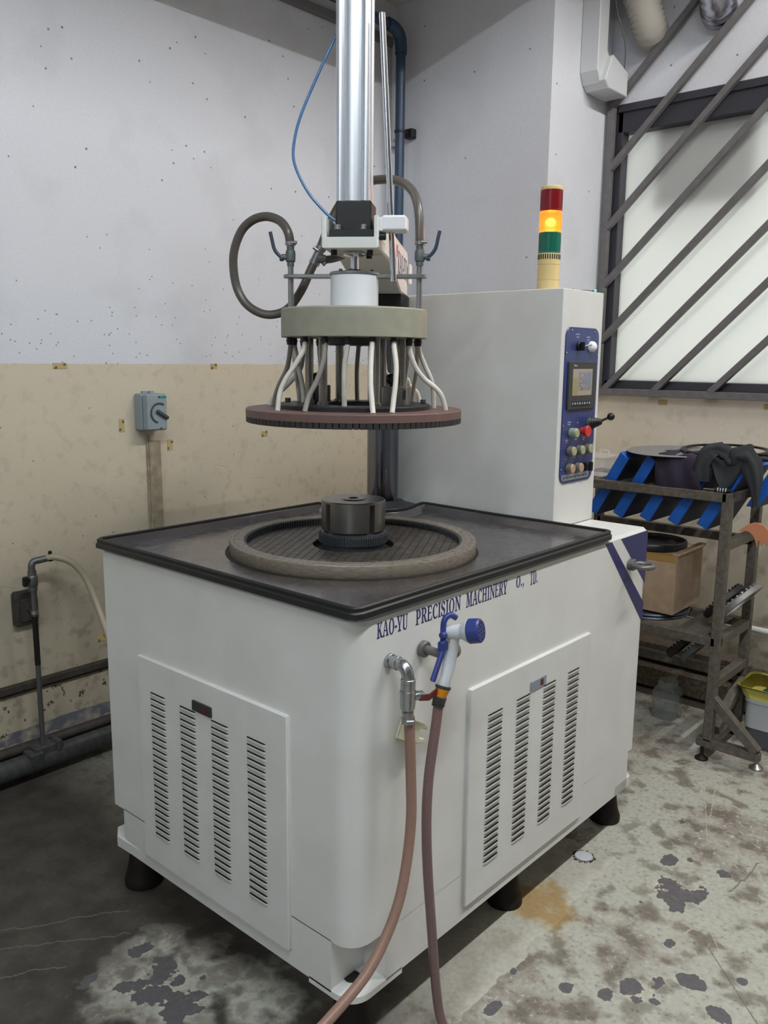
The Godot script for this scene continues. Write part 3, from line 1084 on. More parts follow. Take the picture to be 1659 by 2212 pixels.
func pipes():
	# switch box
	var s := thing("isolator_switch", "grey rotary isolator switch box with teal label on the back wall", "switch", Vector3(0.68, 1.12, ZL))
	var b := MB.new()
	b.box(Vector3(0.682, 1.190, ZL + 0.022), Vector3(0.088, 0.130, 0.044), 0.006)
	put(b, "back_box", mats.switch_grey, s)
	b = MB.new()
	b.box(Vector3(0.684, 1.190, ZL + 0.061), Vector3(0.084, 0.128, 0.032), 0.007)
	put(b, "cover", mats.switch_grey, s)
	var zf := ZL + 0.0775
	b = MB.new(Transform3D(Basis.IDENTITY, Vector3(0.690, 1.188, zf)))
	var ringp := PackedVector2Array()
	for k in 25:
		ringp.append(Vector2.from_angle(PI * 0.32 + k * PI * 1.1 / 24.0) * 0.036)
	for k in 25:
		ringp.append(Vector2.from_angle(PI * 1.42 - k * PI * 1.1 / 24.0) * 0.0315)
	b.prism(ringp, 0.0, 0.004)
	put(b, "dial_ring", mats.switch_dark, s)
	b = MB.new(Transform3D(Basis(Vector3(0, 0, 1), -0.55), Vector3(0.697, 1.184, zf)))
	b.box(Vector3(0.004, 0, 0.006), Vector3(0.056, 0.013, 0.012), 0.004)
	put(b, "dial", mats.switch_dark, s)
	b = MB.new()
	b.box(Vector3(0.710, 1.243, zf), Vector3(0.022, 0.008, 0.0015))
	put(b, "teal_label", mats.teal_label, s, "small teal maker's label")
	for c in [Vector2(0.692, 1.243), Vector2(0.696, 1.133)]:
		b = MB.new()
		b.rod(Vector3(c.x, c.y, zf - 0.001), Vector3(c.x, c.y, zf + 0.001), 0.004)
		put(b, "cover_screw", mats.switch_dark, s)
	for c in [-0.014, 0.014]:
		b = MB.new()
		b.rod(Vector3(0.676 + c, 1.253, ZL + 0.03), Vector3(0.676 + c, 1.263, ZL + 0.03), 0.011)
		put(b, "cable_gland", mats.switch_grey, s)
	# trunking below it
	b = MB.new()
	b.prism(PackedVector2Array([Vector2(0.686, 1.083), Vector2(0.686, 0.29), Vector2(0.738, 0.29), Vector2(0.734, 1.083)]), ZL, ZL + 0.016, 0.003)
	b.prism(PackedVector2Array([Vector2(0.681, 1.106), Vector2(0.681, 0.29), Vector2(0.6885, 0.29), Vector2(0.6885, 1.106)]), ZL, ZL + 0.010, 0.003)
	tag(put(b, "wall_trunking", mats.trunk_cream), "flat cream cable trunking running down the wall below the isolator switch", "trunking")
	# dark socket box
	var k := thing("socket_box", "dirty dark grey socket box low on the wall behind the pipe", "socket box", Vector3(0.187, 0.52, ZL))
	b = MB.new()
	b.box(Vector3(0.192, 0.570, ZL + 0.016), Vector3(0.078, 0.115, 0.032), 0.007)
	put(b, "box_body", mats.socket_grey, k)
	b = MB.new()
	b.box(Vector3(0.198, 0.566, ZL + 0.034), Vector3(0.058, 0.078, 0.012), 0.004)
	put(b, "socket_face", mats.socket_grey, k)
	# stand pipe with its valve
	var px := 0.1925
	var pz := -1.60
	var p := thing("stand_pipe", "thin galvanised stand pipe with a ball valve rising by the socket box", "pipe", Vector3(px, 0.08, pz))
	b = MB.new()
	b.rod(Vector3(px, 0.10, pz), Vector3(px, 0.66, pz), 0.0082)
	put(b, "pipe", mats.galvanised, p)
	b = MB.new()
	b.rod(Vector3(px, 0.39, pz), Vector3(px, 0.555, pz), 0.0092)
	put(b, "pipe_sleeve", mats.iron_foot, p)
	b = MB.new()
	b.rod(Vector3(px, 0.562, pz), Vector3(px, 0.574, pz), 0.0115)
	b.rod(Vector3(px, 0.568, pz), Vector3(px, 0.568, ZL), 0.004)
	put(b, "pipe_clip", mats.zinc, p)
	ball_valve(p, Vector3(px, 0.640, pz), 0.0165, 0.065, mats.galvanised)
	b = MB.new()
	b.rod(Vector3(px, 0.678, pz), Vector3(px - 0.022, 0.678, pz + 0.008), 0.006)
	b.box(Vector3(px - 0.028, 0.676, pz + 0.010), Vector3(0.018, 0.032, 0.014), 0.004)
	put(b, "valve_handle", mats.black_plastic, p)
	b = MB.new()
	b.tube(curve([Vector3(px, 0.703, pz), Vector3(px, 0.722, pz), Vector3(px + 0.008, 0.734, pz), Vector3(px + 0.026, 0.737, pz + 0.004), Vector3(px + 0.05, 0.740, pz + 0.01)], 6), 0.011, 12)
	put(b, "elbow", mats.galvanised, p)
	var h := MB.new()
	var hp := [Vector3(px + 0.045, 0.740, pz + 0.008), Vector3(0.262, 0.742, -1.575), Vector3(0.305, 0.720, -1.555), Vector3(0.338, 0.670, -1.535), Vector3(0.352, 0.590, -1.50), Vector3(0.352, 0.50, -1.44), Vector3(0.345, 0.42, -1.38), Vector3(0.345, 0.33, -1.30), Vector3(0.36, 0.25, -1.2)]
	h.tube(curve(hp, 8), 0.0105, 14)
	tag(put(h, "water_hose", mats.hose_beige), "beige hose arching from the stand pipe down behind the machine", "hose")
	b = MB.new()
	b.rod(Vector3(px + 0.052, 0.740, pz + 0.011), Vector3(px + 0.064, 0.741, pz + 0.014), 0.0125)
	b.rod(Vector3(px + 0.058, 0.752, pz + 0.012), Vector3(px + 0.058, 0.762, pz + 0.012), 0.006)
	put(b, "hose_clamp", mats.iron_foot, p)
	b = MB.new()
	b.box(Vector3(px + 0.012, 0.092, pz - 0.002), Vector3(0.10, 0.045, 0.05), 0.006)
	b.box(Vector3(px - 0.035, 0.078, pz + 0.004), Vector3(0.05, 0.05, 0.062), 0.006)
	b.box(Vector3(px + 0.045, 0.094, pz - 0.002), Vector3(0.022, 0.058, 0.06), 0.006)
	put(b, "foot_bracket", mats.drain_pipe, p)
	# drain pipes along the skirting
	b = MB.new()
	b.rod(Vector3(-4.8, 0.062, -1.600), Vector3(1.9, 0.062, -1.600), 0.034, -1.0, 24)
	b.rod(Vector3(-0.35, 0.062, -1.6), Vector3(-0.29, 0.062, -1.6), 0.039, -1.0, 24)
	tag(put(b, "drain_pipe", mats.drain_pipe), "thick dark grey drain pipe along the floor below the wall", "pipe")
	b = MB.new()
	b.rod(Vector3(-4.8, 0.098, -1.650), Vector3(1.9, 0.098, -1.650), 0.017, -1.0, 18)
	tag(put(b, "wall_pipe", mats.ledge_brown), "thin brown pipe along the wall just above the drain pipe", "pipe")
	# blue pipe in the corner
	var bp := thing("blue_water_pipe", "dark blue pipe with an elbow running up the corner by the pillar", "pipe", Vector3(1.955, 1.3, -1.59))
	b = MB.new()
	b.tube(curve([Vector3(-1.0, 2.800, -1.6), Vector3(1.2, 2.797, -1.6), Vector3(1.88, 2.775, -1.59)], 10), 0.021, 16)
	b.tube(PackedVector3Array([Vector3(1.955, 2.70, -1.585), Vector3(1.955, 1.35, -1.585)]), 0.0205, 18)
	put(b, "pipe", mats.blue_pipe, bp)
	b = MB.new()
	b.tube(curve([Vector3(1.87, 2.776, -1.59), Vector3(1.915, 2.770, -1.588), Vector3(1.945, 2.748, -1.586), Vector3(1.955, 2.71, -1.585), Vector3(1.955, 2.675, -1.585)], 6), 0.026, 18)
	put(b, "elbow", mats.blue_pipe, bp)
	b = MB.new()
	b.rod(Vector3(1.955, 2.356, -1.585), Vector3(1.955, 2.366, -1.585), 0.024)
	b.box(Vector3(1.995, 2.362, -1.582), Vector3(0.075, 0.012, 0.016), 0.002)
	b.box(Vector3(2.018, 2.362, -1.578), Vector3(0.036, 0.04, 0.045), 0.004)
	put(b, "pipe_bracket", mats.black_iron, bp)
	b = MB.new()
	b.rod(Vector3(1.994, 2.32, -1.655), Vector3(1.994, 2.78, -1.655), 0.010)
	b.rod(Vector3(1.994, 2.318, -1.655), Vector3(1.994, 2.336, -1.655), 0.013)
	tag(put(b, "conduit", mats.white_pvc), "short white conduit beside the blue pipe in the corner", "conduit")
	b = MB.new()
	b.rod(Vector3(2.47, 0.310, -0.7), Vector3(2.47, 0.310, 2.2), 0.013)
	tag(put(b, "white_pipe", mats.white_pvc), "white pipe running along the window wall behind the rack", "pipe")
	# scraps of tape left on the wall
	for q in [[0.369, 1.350, 0.05, 0.019, "directly under the paint line left of the isolator switch"], [0.992, 1.349, 0.03, 0.019, "directly under the paint line right of the isolator switch"], [0.586, 1.144, 0.021, 0.046, "upright and left of the isolator switch"], [0.783, 1.062, 0.024, 0.04, "upright and just right of the cream trunking"],
			[1.239, 1.077, 0.032, 0.022, "small and seen below the red-brown plate"], [0.470, 0.395, 0.034, 0.026, "low by the beige hose, torn into spots"]]:
		var tp := thing("tape_scrap", "yellowed tape scrap, %s" % q[4], "tape scrap", Vector3(q[0], q[1] - q[3] * 0.5, ZL), "yellowed scraps of tape on the back wall")
		b = MB.new()
		b.box(Vector3(q[0], q[1], ZL + 0.0008), Vector3(q[2], q[3], 0.0012))
		put(b, "tape", mats.tape_yellow, tp)
		b = MB.new(Transform3D(Basis.IDENTITY, Vector3(q[0], q[1], ZL + 0.0012)))
		for e in [[0.3, 0.28], [-0.32, -0.3]]:
			var bl := PackedVector2Array()
			for a in 10:
				bl.append(Vector2(e[0] * q[2], e[1] * q[3]) + Vector2.from_angle(TAU * a / 10.0) * 0.006 * rng.randf_range(0.5, 1.1))
			b.prism(bl, 0.0, 0.001)
		put(b, "glue_stain", mats.glue_brown, tp)
	for q in [[-0.555, "left of the two below the grille"], [-0.115, "right of the two below the grille"]]:
		b = MB.new()
		b.box(Vector3(XW - 0.0008, 1.212, q[0]), Vector3(0.0012, 0.022, 0.04))
		tag(put(b, "tape_scrap", mats.tape_yellow), "faint tape scrap on the window wall, %s" % q[1], "tape scrap", "faint scraps of tape under the grille")


# ---- the lapping machine ----------------------------------------------------------------------------

func lettering(o: Node3D, words: String, m: Material, at: Vector3, turn: Basis, height: float, width: float, depth := 0.0006, serif := true, called := "lettering"):
	var f := SystemFont.new()
	f.font_names = PackedStringArray(["Droid Serif" if serif else "Droid Sans"])
	f.font_weight = 700
	var t := TextMesh.new()
	t.text = words
	t.font = f
	t.font_size = 64
	t.pixel_size = 0.001
	t.depth = 0.002
	t.horizontal_alignment = HORIZONTAL_ALIGNMENT_LEFT
	t.vertical_alignment = VERTICAL_ALIGNMENT_BOTTOM
	t.material = m
	var bb := t.get_aabb()
	var mi := MeshInstance3D.new()
	mi.name = called
	mi.mesh = t
	var sc := Vector3(width / maxf(bb.size.x, 1e-4), height / maxf(bb.size.y, 1e-4), depth / 0.002)
	var bs := turn * Basis.from_scale(sc)
	mi.transform = Transform3D(bs, at - origins[o] - bs * Vector3(bb.position.x, bb.position.y, 0))
	o.add_child(mi, true)
	origins[mi] = origins[o]


# a stamped louvre: a hood open at its top before a dark slit; along is the panel's long way, out its face
func louver_mesh(along: Vector3, out: Vector3, l: float) -> ArrayMesh:
	var hood := MB.new()
	var g: Array = []
	var prof := [Vector2(-0.0062, 0.0), Vector2(-0.0050, 0.0016), Vector2(-0.0025, 0.0031), Vector2(0.0008, 0.0040), Vector2(0.0036, 0.0036)]
	for i in 9:
		var s := -1.0 + 2.0 * i / 8.0
		s = signf(s) * pow(absf(s), 0.55)
		var k := sqrt(maxf(0.0, 1.0 - pow(absf(s), 9.0)))
		var row: Array = []
		if along.cross(Vector3.UP).dot(out) < 0.0:
			s = -s
		for p in prof:
			row.append(along * s * l * 0.5 + Vector3.UP * (p.x * (0.5 + 0.5 * k) + 0.001 * (1.0 - k)) + out * p.y * k)
		g.append(row)
	hood.sheet(g, 0.0)
	var slit := MB.new()
	slit.quad(along * -l * 0.49 + Vector3.UP * 0.0 + out * 0.0004, along * l * 0.49 + Vector3.UP * 0.0 + out * 0.0004, along * l * 0.49 + Vector3.UP * 0.0050 + out * 0.0004, along * -l * 0.49 + Vector3.UP * 0.0050 + out * 0.0004, out)
	var am := hood.mesh(Vector3.ZERO, mats.panel_paint)
	return slit.add_to(am, Vector3.ZERO, mats.slot_dark)

func louvered_panel(o: Node3D, a: Vector3, along: Vector3, out: Vector3, w: float, cols: Array, latch: float, label: String):
	# a is the panel's lower corner on its outer face
	var b := MB.new(Transform3D(Basis(along, Vector3.UP, out), a))
	b.prism(rrect(0, 0, w, 0.512, 0.004, 2), -0.013, 0.0, 0.0022, 0.0)
	var p := put(b, "louvered_panel", mats.panel_paint, o, label)
	var am := louver_mesh(along, out, 0.059)
	for c in cols:
		for k in 24:
			var mi := MeshInstance3D.new()
			mi.name = "louver"
			mi.mesh = am
			mi.position = a + along * c + Vector3.UP * (0.0765 + k * 0.01535) - origins[o]
			p.add_child(mi, true)
	b = MB.new(Transform3D(Basis(along, Vector3.UP, out), a + along * latch + Vector3.UP * 0.450))
	b.prism(rrect(-0.034, -0.012, 0.034, 0.012, 0.003, 2), -0.001, 0.0035, 0.001, 0.0)
	put(b, "latch", mats.bezel if out.x < -0.5 else mats.plate_alu, p, "flush panel latch")
	b = MB.new(Transform3D(Basis(along, Vector3.UP, out), a + along * (latch + (0.013 if out.z > 0.5 else -0.013)) + Vector3.UP * 0.450))
	b.prism(rrect(-0.006, -0.0075, 0.006, 0.0075, 0.002, 2), 0.003, 0.0045)
	put(b, "latch_button", mats.lever_red, p, "dull red latch button")
	# panel edge seen from below
	return p

func machine():
	var o := thing("lapping_machine", "large white lapping machine with round polishing plate, raised head and control cabinet", "machine", Vector3(0.6, 0, -0.43))
	base_unit(o)
	table_top(o)
	head(o)
	cabinet(o)
	front_fittings(o)

func base_unit(o: Node3D):
	var x0 := 0.005
	var x1 := 1.207
	var z0 := -0.855
	var z1 := -0.005
	var R := 0.05
	var full := PackedVector2Array()
	for k in 9:   # the rounded corner towards the camera
		var a := PI * 0.5 + PI * 0.5 * k / 8.0
		full.append(Vector2(x0 + R, z1 - R) + Vector2.from_angle(a) * R)
	full.append(Vector2(x0, z1 - R - 0.008))
	full.append(Vector2(x0, z0 + 0.015))
	full.append(Vector2(x0 + 0.015, z0))
	full.append(Vector2(x1 - 0.02, z0))
	full.append(Vector2(x1, z0 + 0.02))
	for k in 5:
		full.append(Vector2(x1 - 0.012, z1 - 0.012) + Vector2.from_angle(PI * 0.5 * k / 4.0) * 0.012)
	full.append(Vector2(x1 - 0.016, z1))
	full.append(Vector2(x0 + R + 0.008, z1))
	var b := MB.new()
	b.vprism(full, 0.262, 0.9262, 0.008, 0.0)
	# below it the four corners are cut out above the foot brackets
	b.vprism(PackedVector2Array([Vector2(x0 + 0.097, z1), Vector2(x0 + 0.097, z1 - 0.060), Vector2(x0, z1 - 0.060), Vector2(x0, -0.800), Vector2(x0 + 0.09, -0.800), Vector2(x0 + 0.09, z0),
		Vector2(x1 - 0.05, z0), Vector2(x1 - 0.05, z1 - 0.07), Vector2(x1 - 0.034, z1 - 0.07), Vector2(x1 - 0.034, z1)]), 0.149, 0.264)
	put(b, "base_cabinet", mats.white_paint, o)
	b = MB.new()
	var corner := PackedVector2Array()
	for k in 9:
		corner.append(Vector2(x0 + R, z1 - R) + Vector2.from_angle(PI * 0.5 + PI * 0.5 * k / 8.0) * R)
	corner.append_array([Vector2(x0, -0.128), Vector2(x0 + 0.10, -0.128), Vector2(0.152, -0.11), Vector2(0.152, z1)])
	b.vprism(corner, 0.136, 0.156, 0.003)
	put(b, "foot_bracket", mats.white_paint, o)
	b = MB.new()
	b.vprism(PackedVector2Array([Vector2(x0 - 0.004, -0.83), Vector2(x0 + 0.02, z0 - 0.012), Vector2(0.14, z0 - 0.012), Vector2(0.14, -0.73), Vector2(x0, -0.73)]), 0.148, 0.18, 0.003)
	put(b, "foot_bracket", mats.white_paint, o)
	b = MB.new()
	b.vprism(PackedVector2Array([Vector2(1.10, z1), Vector2(1.195, z1), Vector2(1.214, -0.022), Vector2(1.214, -0.13), Vector2(1.10, -0.13)]), 0.146, 0.18, 0.003)
	put(b, "foot_bracket", mats.white_paint, o)
	b = MB.new()
	b.rod(Vector3(0.058, 0.1565, -0.058), Vector3(0.058, 0.1585, -0.058), 0.017)
	put(b, "bolt_hole", mats.slot_dark, o)
	for p in [[0.088, -0.855, 0.050], [0.085, -0.085, 0.050], [0.668, -0.090, 0.046], [1.218, -0.088, 0.046], [1.15, -0.80, 0.046], [0.62, -0.80, 0.046]]:
		b = MB.new()
		var h := 0.148
		b.lathe([Vector2(0, 0), Vector2(p[2], 0), Vector2(p[2], 0.016), Vector2(p[2] * 0.93, 0.024), Vector2(p[2] * 0.80, 0.045), Vector2(p[2] * 0.68, 0.085), Vector2(p[2] * 0.45, 0.105), Vector2(p[2] * 0.32, 0.108), Vector2(p[2] * 0.32, h), Vector2(0, h)], 28, Vector3(p[0], 0, p[1]), 0.8)
		put(b, "leveling_foot", mats.iron_foot, o, "rusty dark conical leveling foot")
	louvered_panel(o, Vector3(-0.004, 0.186, -0.178), Vector3(0, 0, -1), Vector3(-1, 0, 0), 0.518, [0.092, 0.211, 0.324, 0.438], 0.270, "louvered panel on the narrow side")
	louvered_panel(o, Vector3(0.357, 0.184, 0.004), Vector3(1, 0, 0), Vector3(0, 0, 1), 0.529, [0.094, 0.209, 0.326, 0.443], 0.271, "louvered panel on the long side")
	# maker's name and the blue stripes
	for w in [["KAO-YU", 0.064, 0.088], ["PRECISION", 0.176, 0.146], ["MACHINERY", 0.341, 0.153], ["O.,", 0.530, 0.032], ["TD.", 0.588, 0.032]]:
		lettering(o, w[0], mats.navy_print, Vector3(w[1], 0.878, -0.005), Basis.IDENTITY, 0.0315, w[2])
	b = MB.new()
	b.prism(PackedVector2Array([Vector2(0.952, 0.917), Vector2(0.988, 0.917), Vector2(1.2065, 0.708), Vector2(1.2065, 0.648)]), -0.005, -0.0042)
	b.prism(PackedVector2Array([Vector2(1.042, 0.917), Vector2(1.2065, 0.917), Vector2(1.2065, 0.765)]), -0.005, -0.0042)
	put(b, "blue_stripe", mats.navy_print, o)

func table_top(o: Node3D):
	# the tray: flared steel edge with a rubber trim
	var path := PackedVector3Array()
	var outline: Array = [Vector2(0.0, -0.018), Vector2(0.005, -0.005), Vector2(0.018, 0.0), Vector2(0.25, -0.001), Vector2(0.5, 0.001), Vector2(0.75, 0.0), Vector2(0.962, 0.0), Vector2(0.973, -0.004), Vector2(0.977, -0.015), Vector2(0.977, -0.2), Vector2(0.972, -0.35), Vector2(0.975, -0.5), Vector2(0.980, -0.618), Vector2(0.974, -0.632), Vector2(0.955, -0.632), Vector2(0.925, -0.624), Vector2(0.89, -0.610), Vector2(0.85, -0.600), Vector2(0.81, -0.603), Vector2(0.785, -0.618), Vector2(0.765, -0.65), Vector2(0.755, -0.70), Vector2(0.752, -0.83), Vector2(0.748, -0.861), Vector2(0.5, -0.861), Vector2(0.25, -0.862), Vector2(0.012, -0.863), Vector2(0.0, -0.852), Vector2(0.0, -0.6), Vector2(-0.001, -0.3)]
	for q in outline:
		# the front corner sits a touch lower, the trim is hand-fitted
		path.append(Vector3(q.x, 0.0, q.y))
	var cut := PackedVector2Array()
	for q in outline:
		cut.append(q)
	var inner := Geometry2D.offset_polygon(cut, -0.030)[0]
	var b := MB.new()
	b.vprism(inner, 0.9275, 0.9285)
	b.sweep(path, PackedVector2Array([Vector2(-0.031, 0.9275), Vector2(-0.007, 0.946), Vector2(-0.004, 0.945), Vector2(-0.028, 0.926)]))
	b.sweep(path, PackedVector2Array([Vector2(-0.026, 0.926), Vector2(-0.004, 0.926), Vector2(-0.004, 0.946), Vector2(-0.008, 0.946)]))
	var tray := put(b, "splash_tray", mats.tray_steel, o)
	b = MB.new()
	b.sweep(path, PackedVector2Array([Vector2(-0.009, 0.944), Vector2(-0.008, 0.9505), Vector2(-0.002, 0.952), Vector2(0.002, 0.949), Vector2(0.0015, 0.942), Vector2(0.0045, 0.939), Vector2(0.005, 0.929), Vector2(-0.001, 0.927), Vector2(-0.003, 0.93)]))
	put(b, "rubber_trim", mats.black_rubber, tray)
	b = MB.new()
	b.cyl(Vector3(AX.x - 0.004, 0.9284, AX.z + 0.001), 0.3055, 0.0006, 0.0, 72)  # dark disc painted in as the shade of the gap round the ring
	put(b, "gap_shade", mats.slot_dark, tray)
	# ring gear
	var at := Vector3(AX.x, 0, AX.z)
	b = MB.new()
	b.lathe([Vector2(0.262, 0.929), Vector2(0.296, 0.929), Vector2(0.296, 0.934), Vector2(0.2977, 0.9355), Vector2(0.2972, 0.9555), Vector2(0.2962, 0.958), Vector2(0.2866, 0.958), Vector2(0.2860, 0.9572), Vector2(0.2854, 0.958), Vector2(0.264, 0.958), Vector2(0.2625, 0.9565), Vector2(0.2625, 0.929)], 120, at, 0.95)
	var ring := put(b, "ring_gear", mats.ring_iron, o)
	b = MB.new()
	b.lathe([Vector2(0.2972, 0.9288), Vector2(0.2978, 0.930), Vector2(0.2978, 0.9545), Vector2(0.2970, 0.956)], 120, at, 0.8)
	put(b, "ring_rim", mats.ring_side, ring, "rough streaked outer rim")
	b = MB.new()
	for k in 208:
		var a := TAU * k / 208.0
		b.X = Transform3D(Basis(Vector3.UP, -a), at)
		b.box(Vector3(0.2600, 0.946, 0), Vector3(0.0062, 0.019, 0.0042), 0.0008)
	var tt := put(b, "gear_teeth", mats.gear_dark, ring)
	tt.set_meta("kind", "stuff")
	for a in [-139.8, -93.8, 173.7, 128.0, -9.4, 33.9, 82.0, -50.0]:
		var c: Vector3 = at + Vector3(cos(deg_to_rad(a)), 0, sin(deg_to_rad(a))) * 0.277
		b = MB.new(Transform3D(Basis(Vector3.UP, a * 0.7), c))
		b.lathe([Vector2(0, 0.9575), Vector2(0.0045, 0.9575), Vector2(0.004, 0.9595), Vector2(0, 0.9597)], 12)
		b.box(Vector3(0, 0.9598, 0), Vector3(0.007, 0.0004, 0.0014))
		put(b, "bolt", mats.bare_steel, ring)
	# lapping plate: pads left between milled grooves
	b = MB.new()
	b.lathe([Vector2(0.098, 0.925), Vector2(0.258, 0.925), Vector2(0.258, 0.9385), Vector2(0.098, 0.9385), Vector2(0.098, 0.925)], 72, at)
	b.cyl(at + Vector3(0, 0.920, 0), 0.099, 0.004)
	var plate := put(b, "lapping_plate", mats.groove, o)
	b = MB.new()
	var pitch := 0.0195
	var turn := Basis(Vector3.UP, deg_to_rad(31.0))
	for i in range(-14, 15):
		for j in range(-14, 15):
			var pad := PackedVector2Array()
			for q in [[-0.5, -0.5], [0.5, -0.5], [0.5, 0.5], [-0.5, 0.5]]:
				var w := turn * Vector3((i + 0.5 + q[0] * 0.925) * pitch, 0, (j + 0.5 + q[1] * 0.925) * pitch)
				pad.append(Vector2(w.x, w.z))
			var mid := turn * Vector3((i + 0.5) * pitch, 0, (j + 0.5) * pitch)
			if mid.length() > 0.274:
				continue
			var parts := [pad]
			if mid.length() > 0.24:
				parts = Geometry2D.intersect_polygons(pad, circle(Vector2.ZERO, 0.2565, 96))
			for pp in parts:
				if mid.length() < 0.115:
					var cl := Geometry2D.clip_polygons(pp, circle(Vector2.ZERO, 0.0985, 64))
					if cl.is_empty():
						continue
					if cl.size() > 1 and Geometry2D.is_polygon_clockwise(cl[1]):
						continue
					pp = cl[0]
				var sh := PackedVector2Array()
				for w in pp:
					sh.append(w + Vector2(AX.x, AX.z))
				if sh.size() > 2 and Geometry2D.triangulate_polygon(sh).size() > 0:
					b.vprism(sh, 0.9375, 0.9412 + rng.randf_range(-0.0001, 0.0001))
	put(b, "pad_grid", mats.plate_iron, plate, "square pads between milled grooves").set_meta("kind", "stuff")
	# the sun gear and the driving hub
	b = MB.new()
	var c2 := Vector2(AX.x, AX.z)
	b.vprism(gear(c2, 0.0795, 0.0838, 84), 0.949, 0.9695, 0.0012, 0.0, 0.99)
	b.cyl(at + Vector3(0, 0.922, 0), 0.076, 0.03)
	put(b, "sun_gear", mats.gear_dark, o)
	b = MB.new()
	b.lathe([Vector2(0, 0.9695), Vector2(0.078, 0.9695), Vector2(0.078, 0.972), Vector2(0.070, 0.976), Vector2(0.070, 0.980)], 48, at)
	put(b, "hub_collar", mats.gear_dark, o)
	b = MB.new()
	var notched := PackedVector2Array()
	for k in 180:
		var a := TAU * k / 180.0
		var r := 0.0772
		for s in [188.0, 101.6, 12.0, 280.0]:
			if absf(rad_to_deg(a) - s) < 5.5:
				r = 0.0665
		notched.append(c2 + Vector2.from_angle(a) * r)
	b.vprism(notched, 0.980, 1.0455, 0.0, 0.0, 0.9)
	b.lathe([Vector2(0.0772, 1.0455), Vector2(0.0772, 1.0495), Vector2(0.0755, 1.0515), Vector2(0.032, 1.0515), Vector2(0.030, 1.0535), Vector2(0.014, 1.0535), Vector2(0.011, 1.0505), Vector2(0.0105, 1.030), Vector2(0, 1.030)], 64, at, 0.93)
	put(b, "drive_hub", mats.hub_steel, o, "worn steel hub with upright key slots")

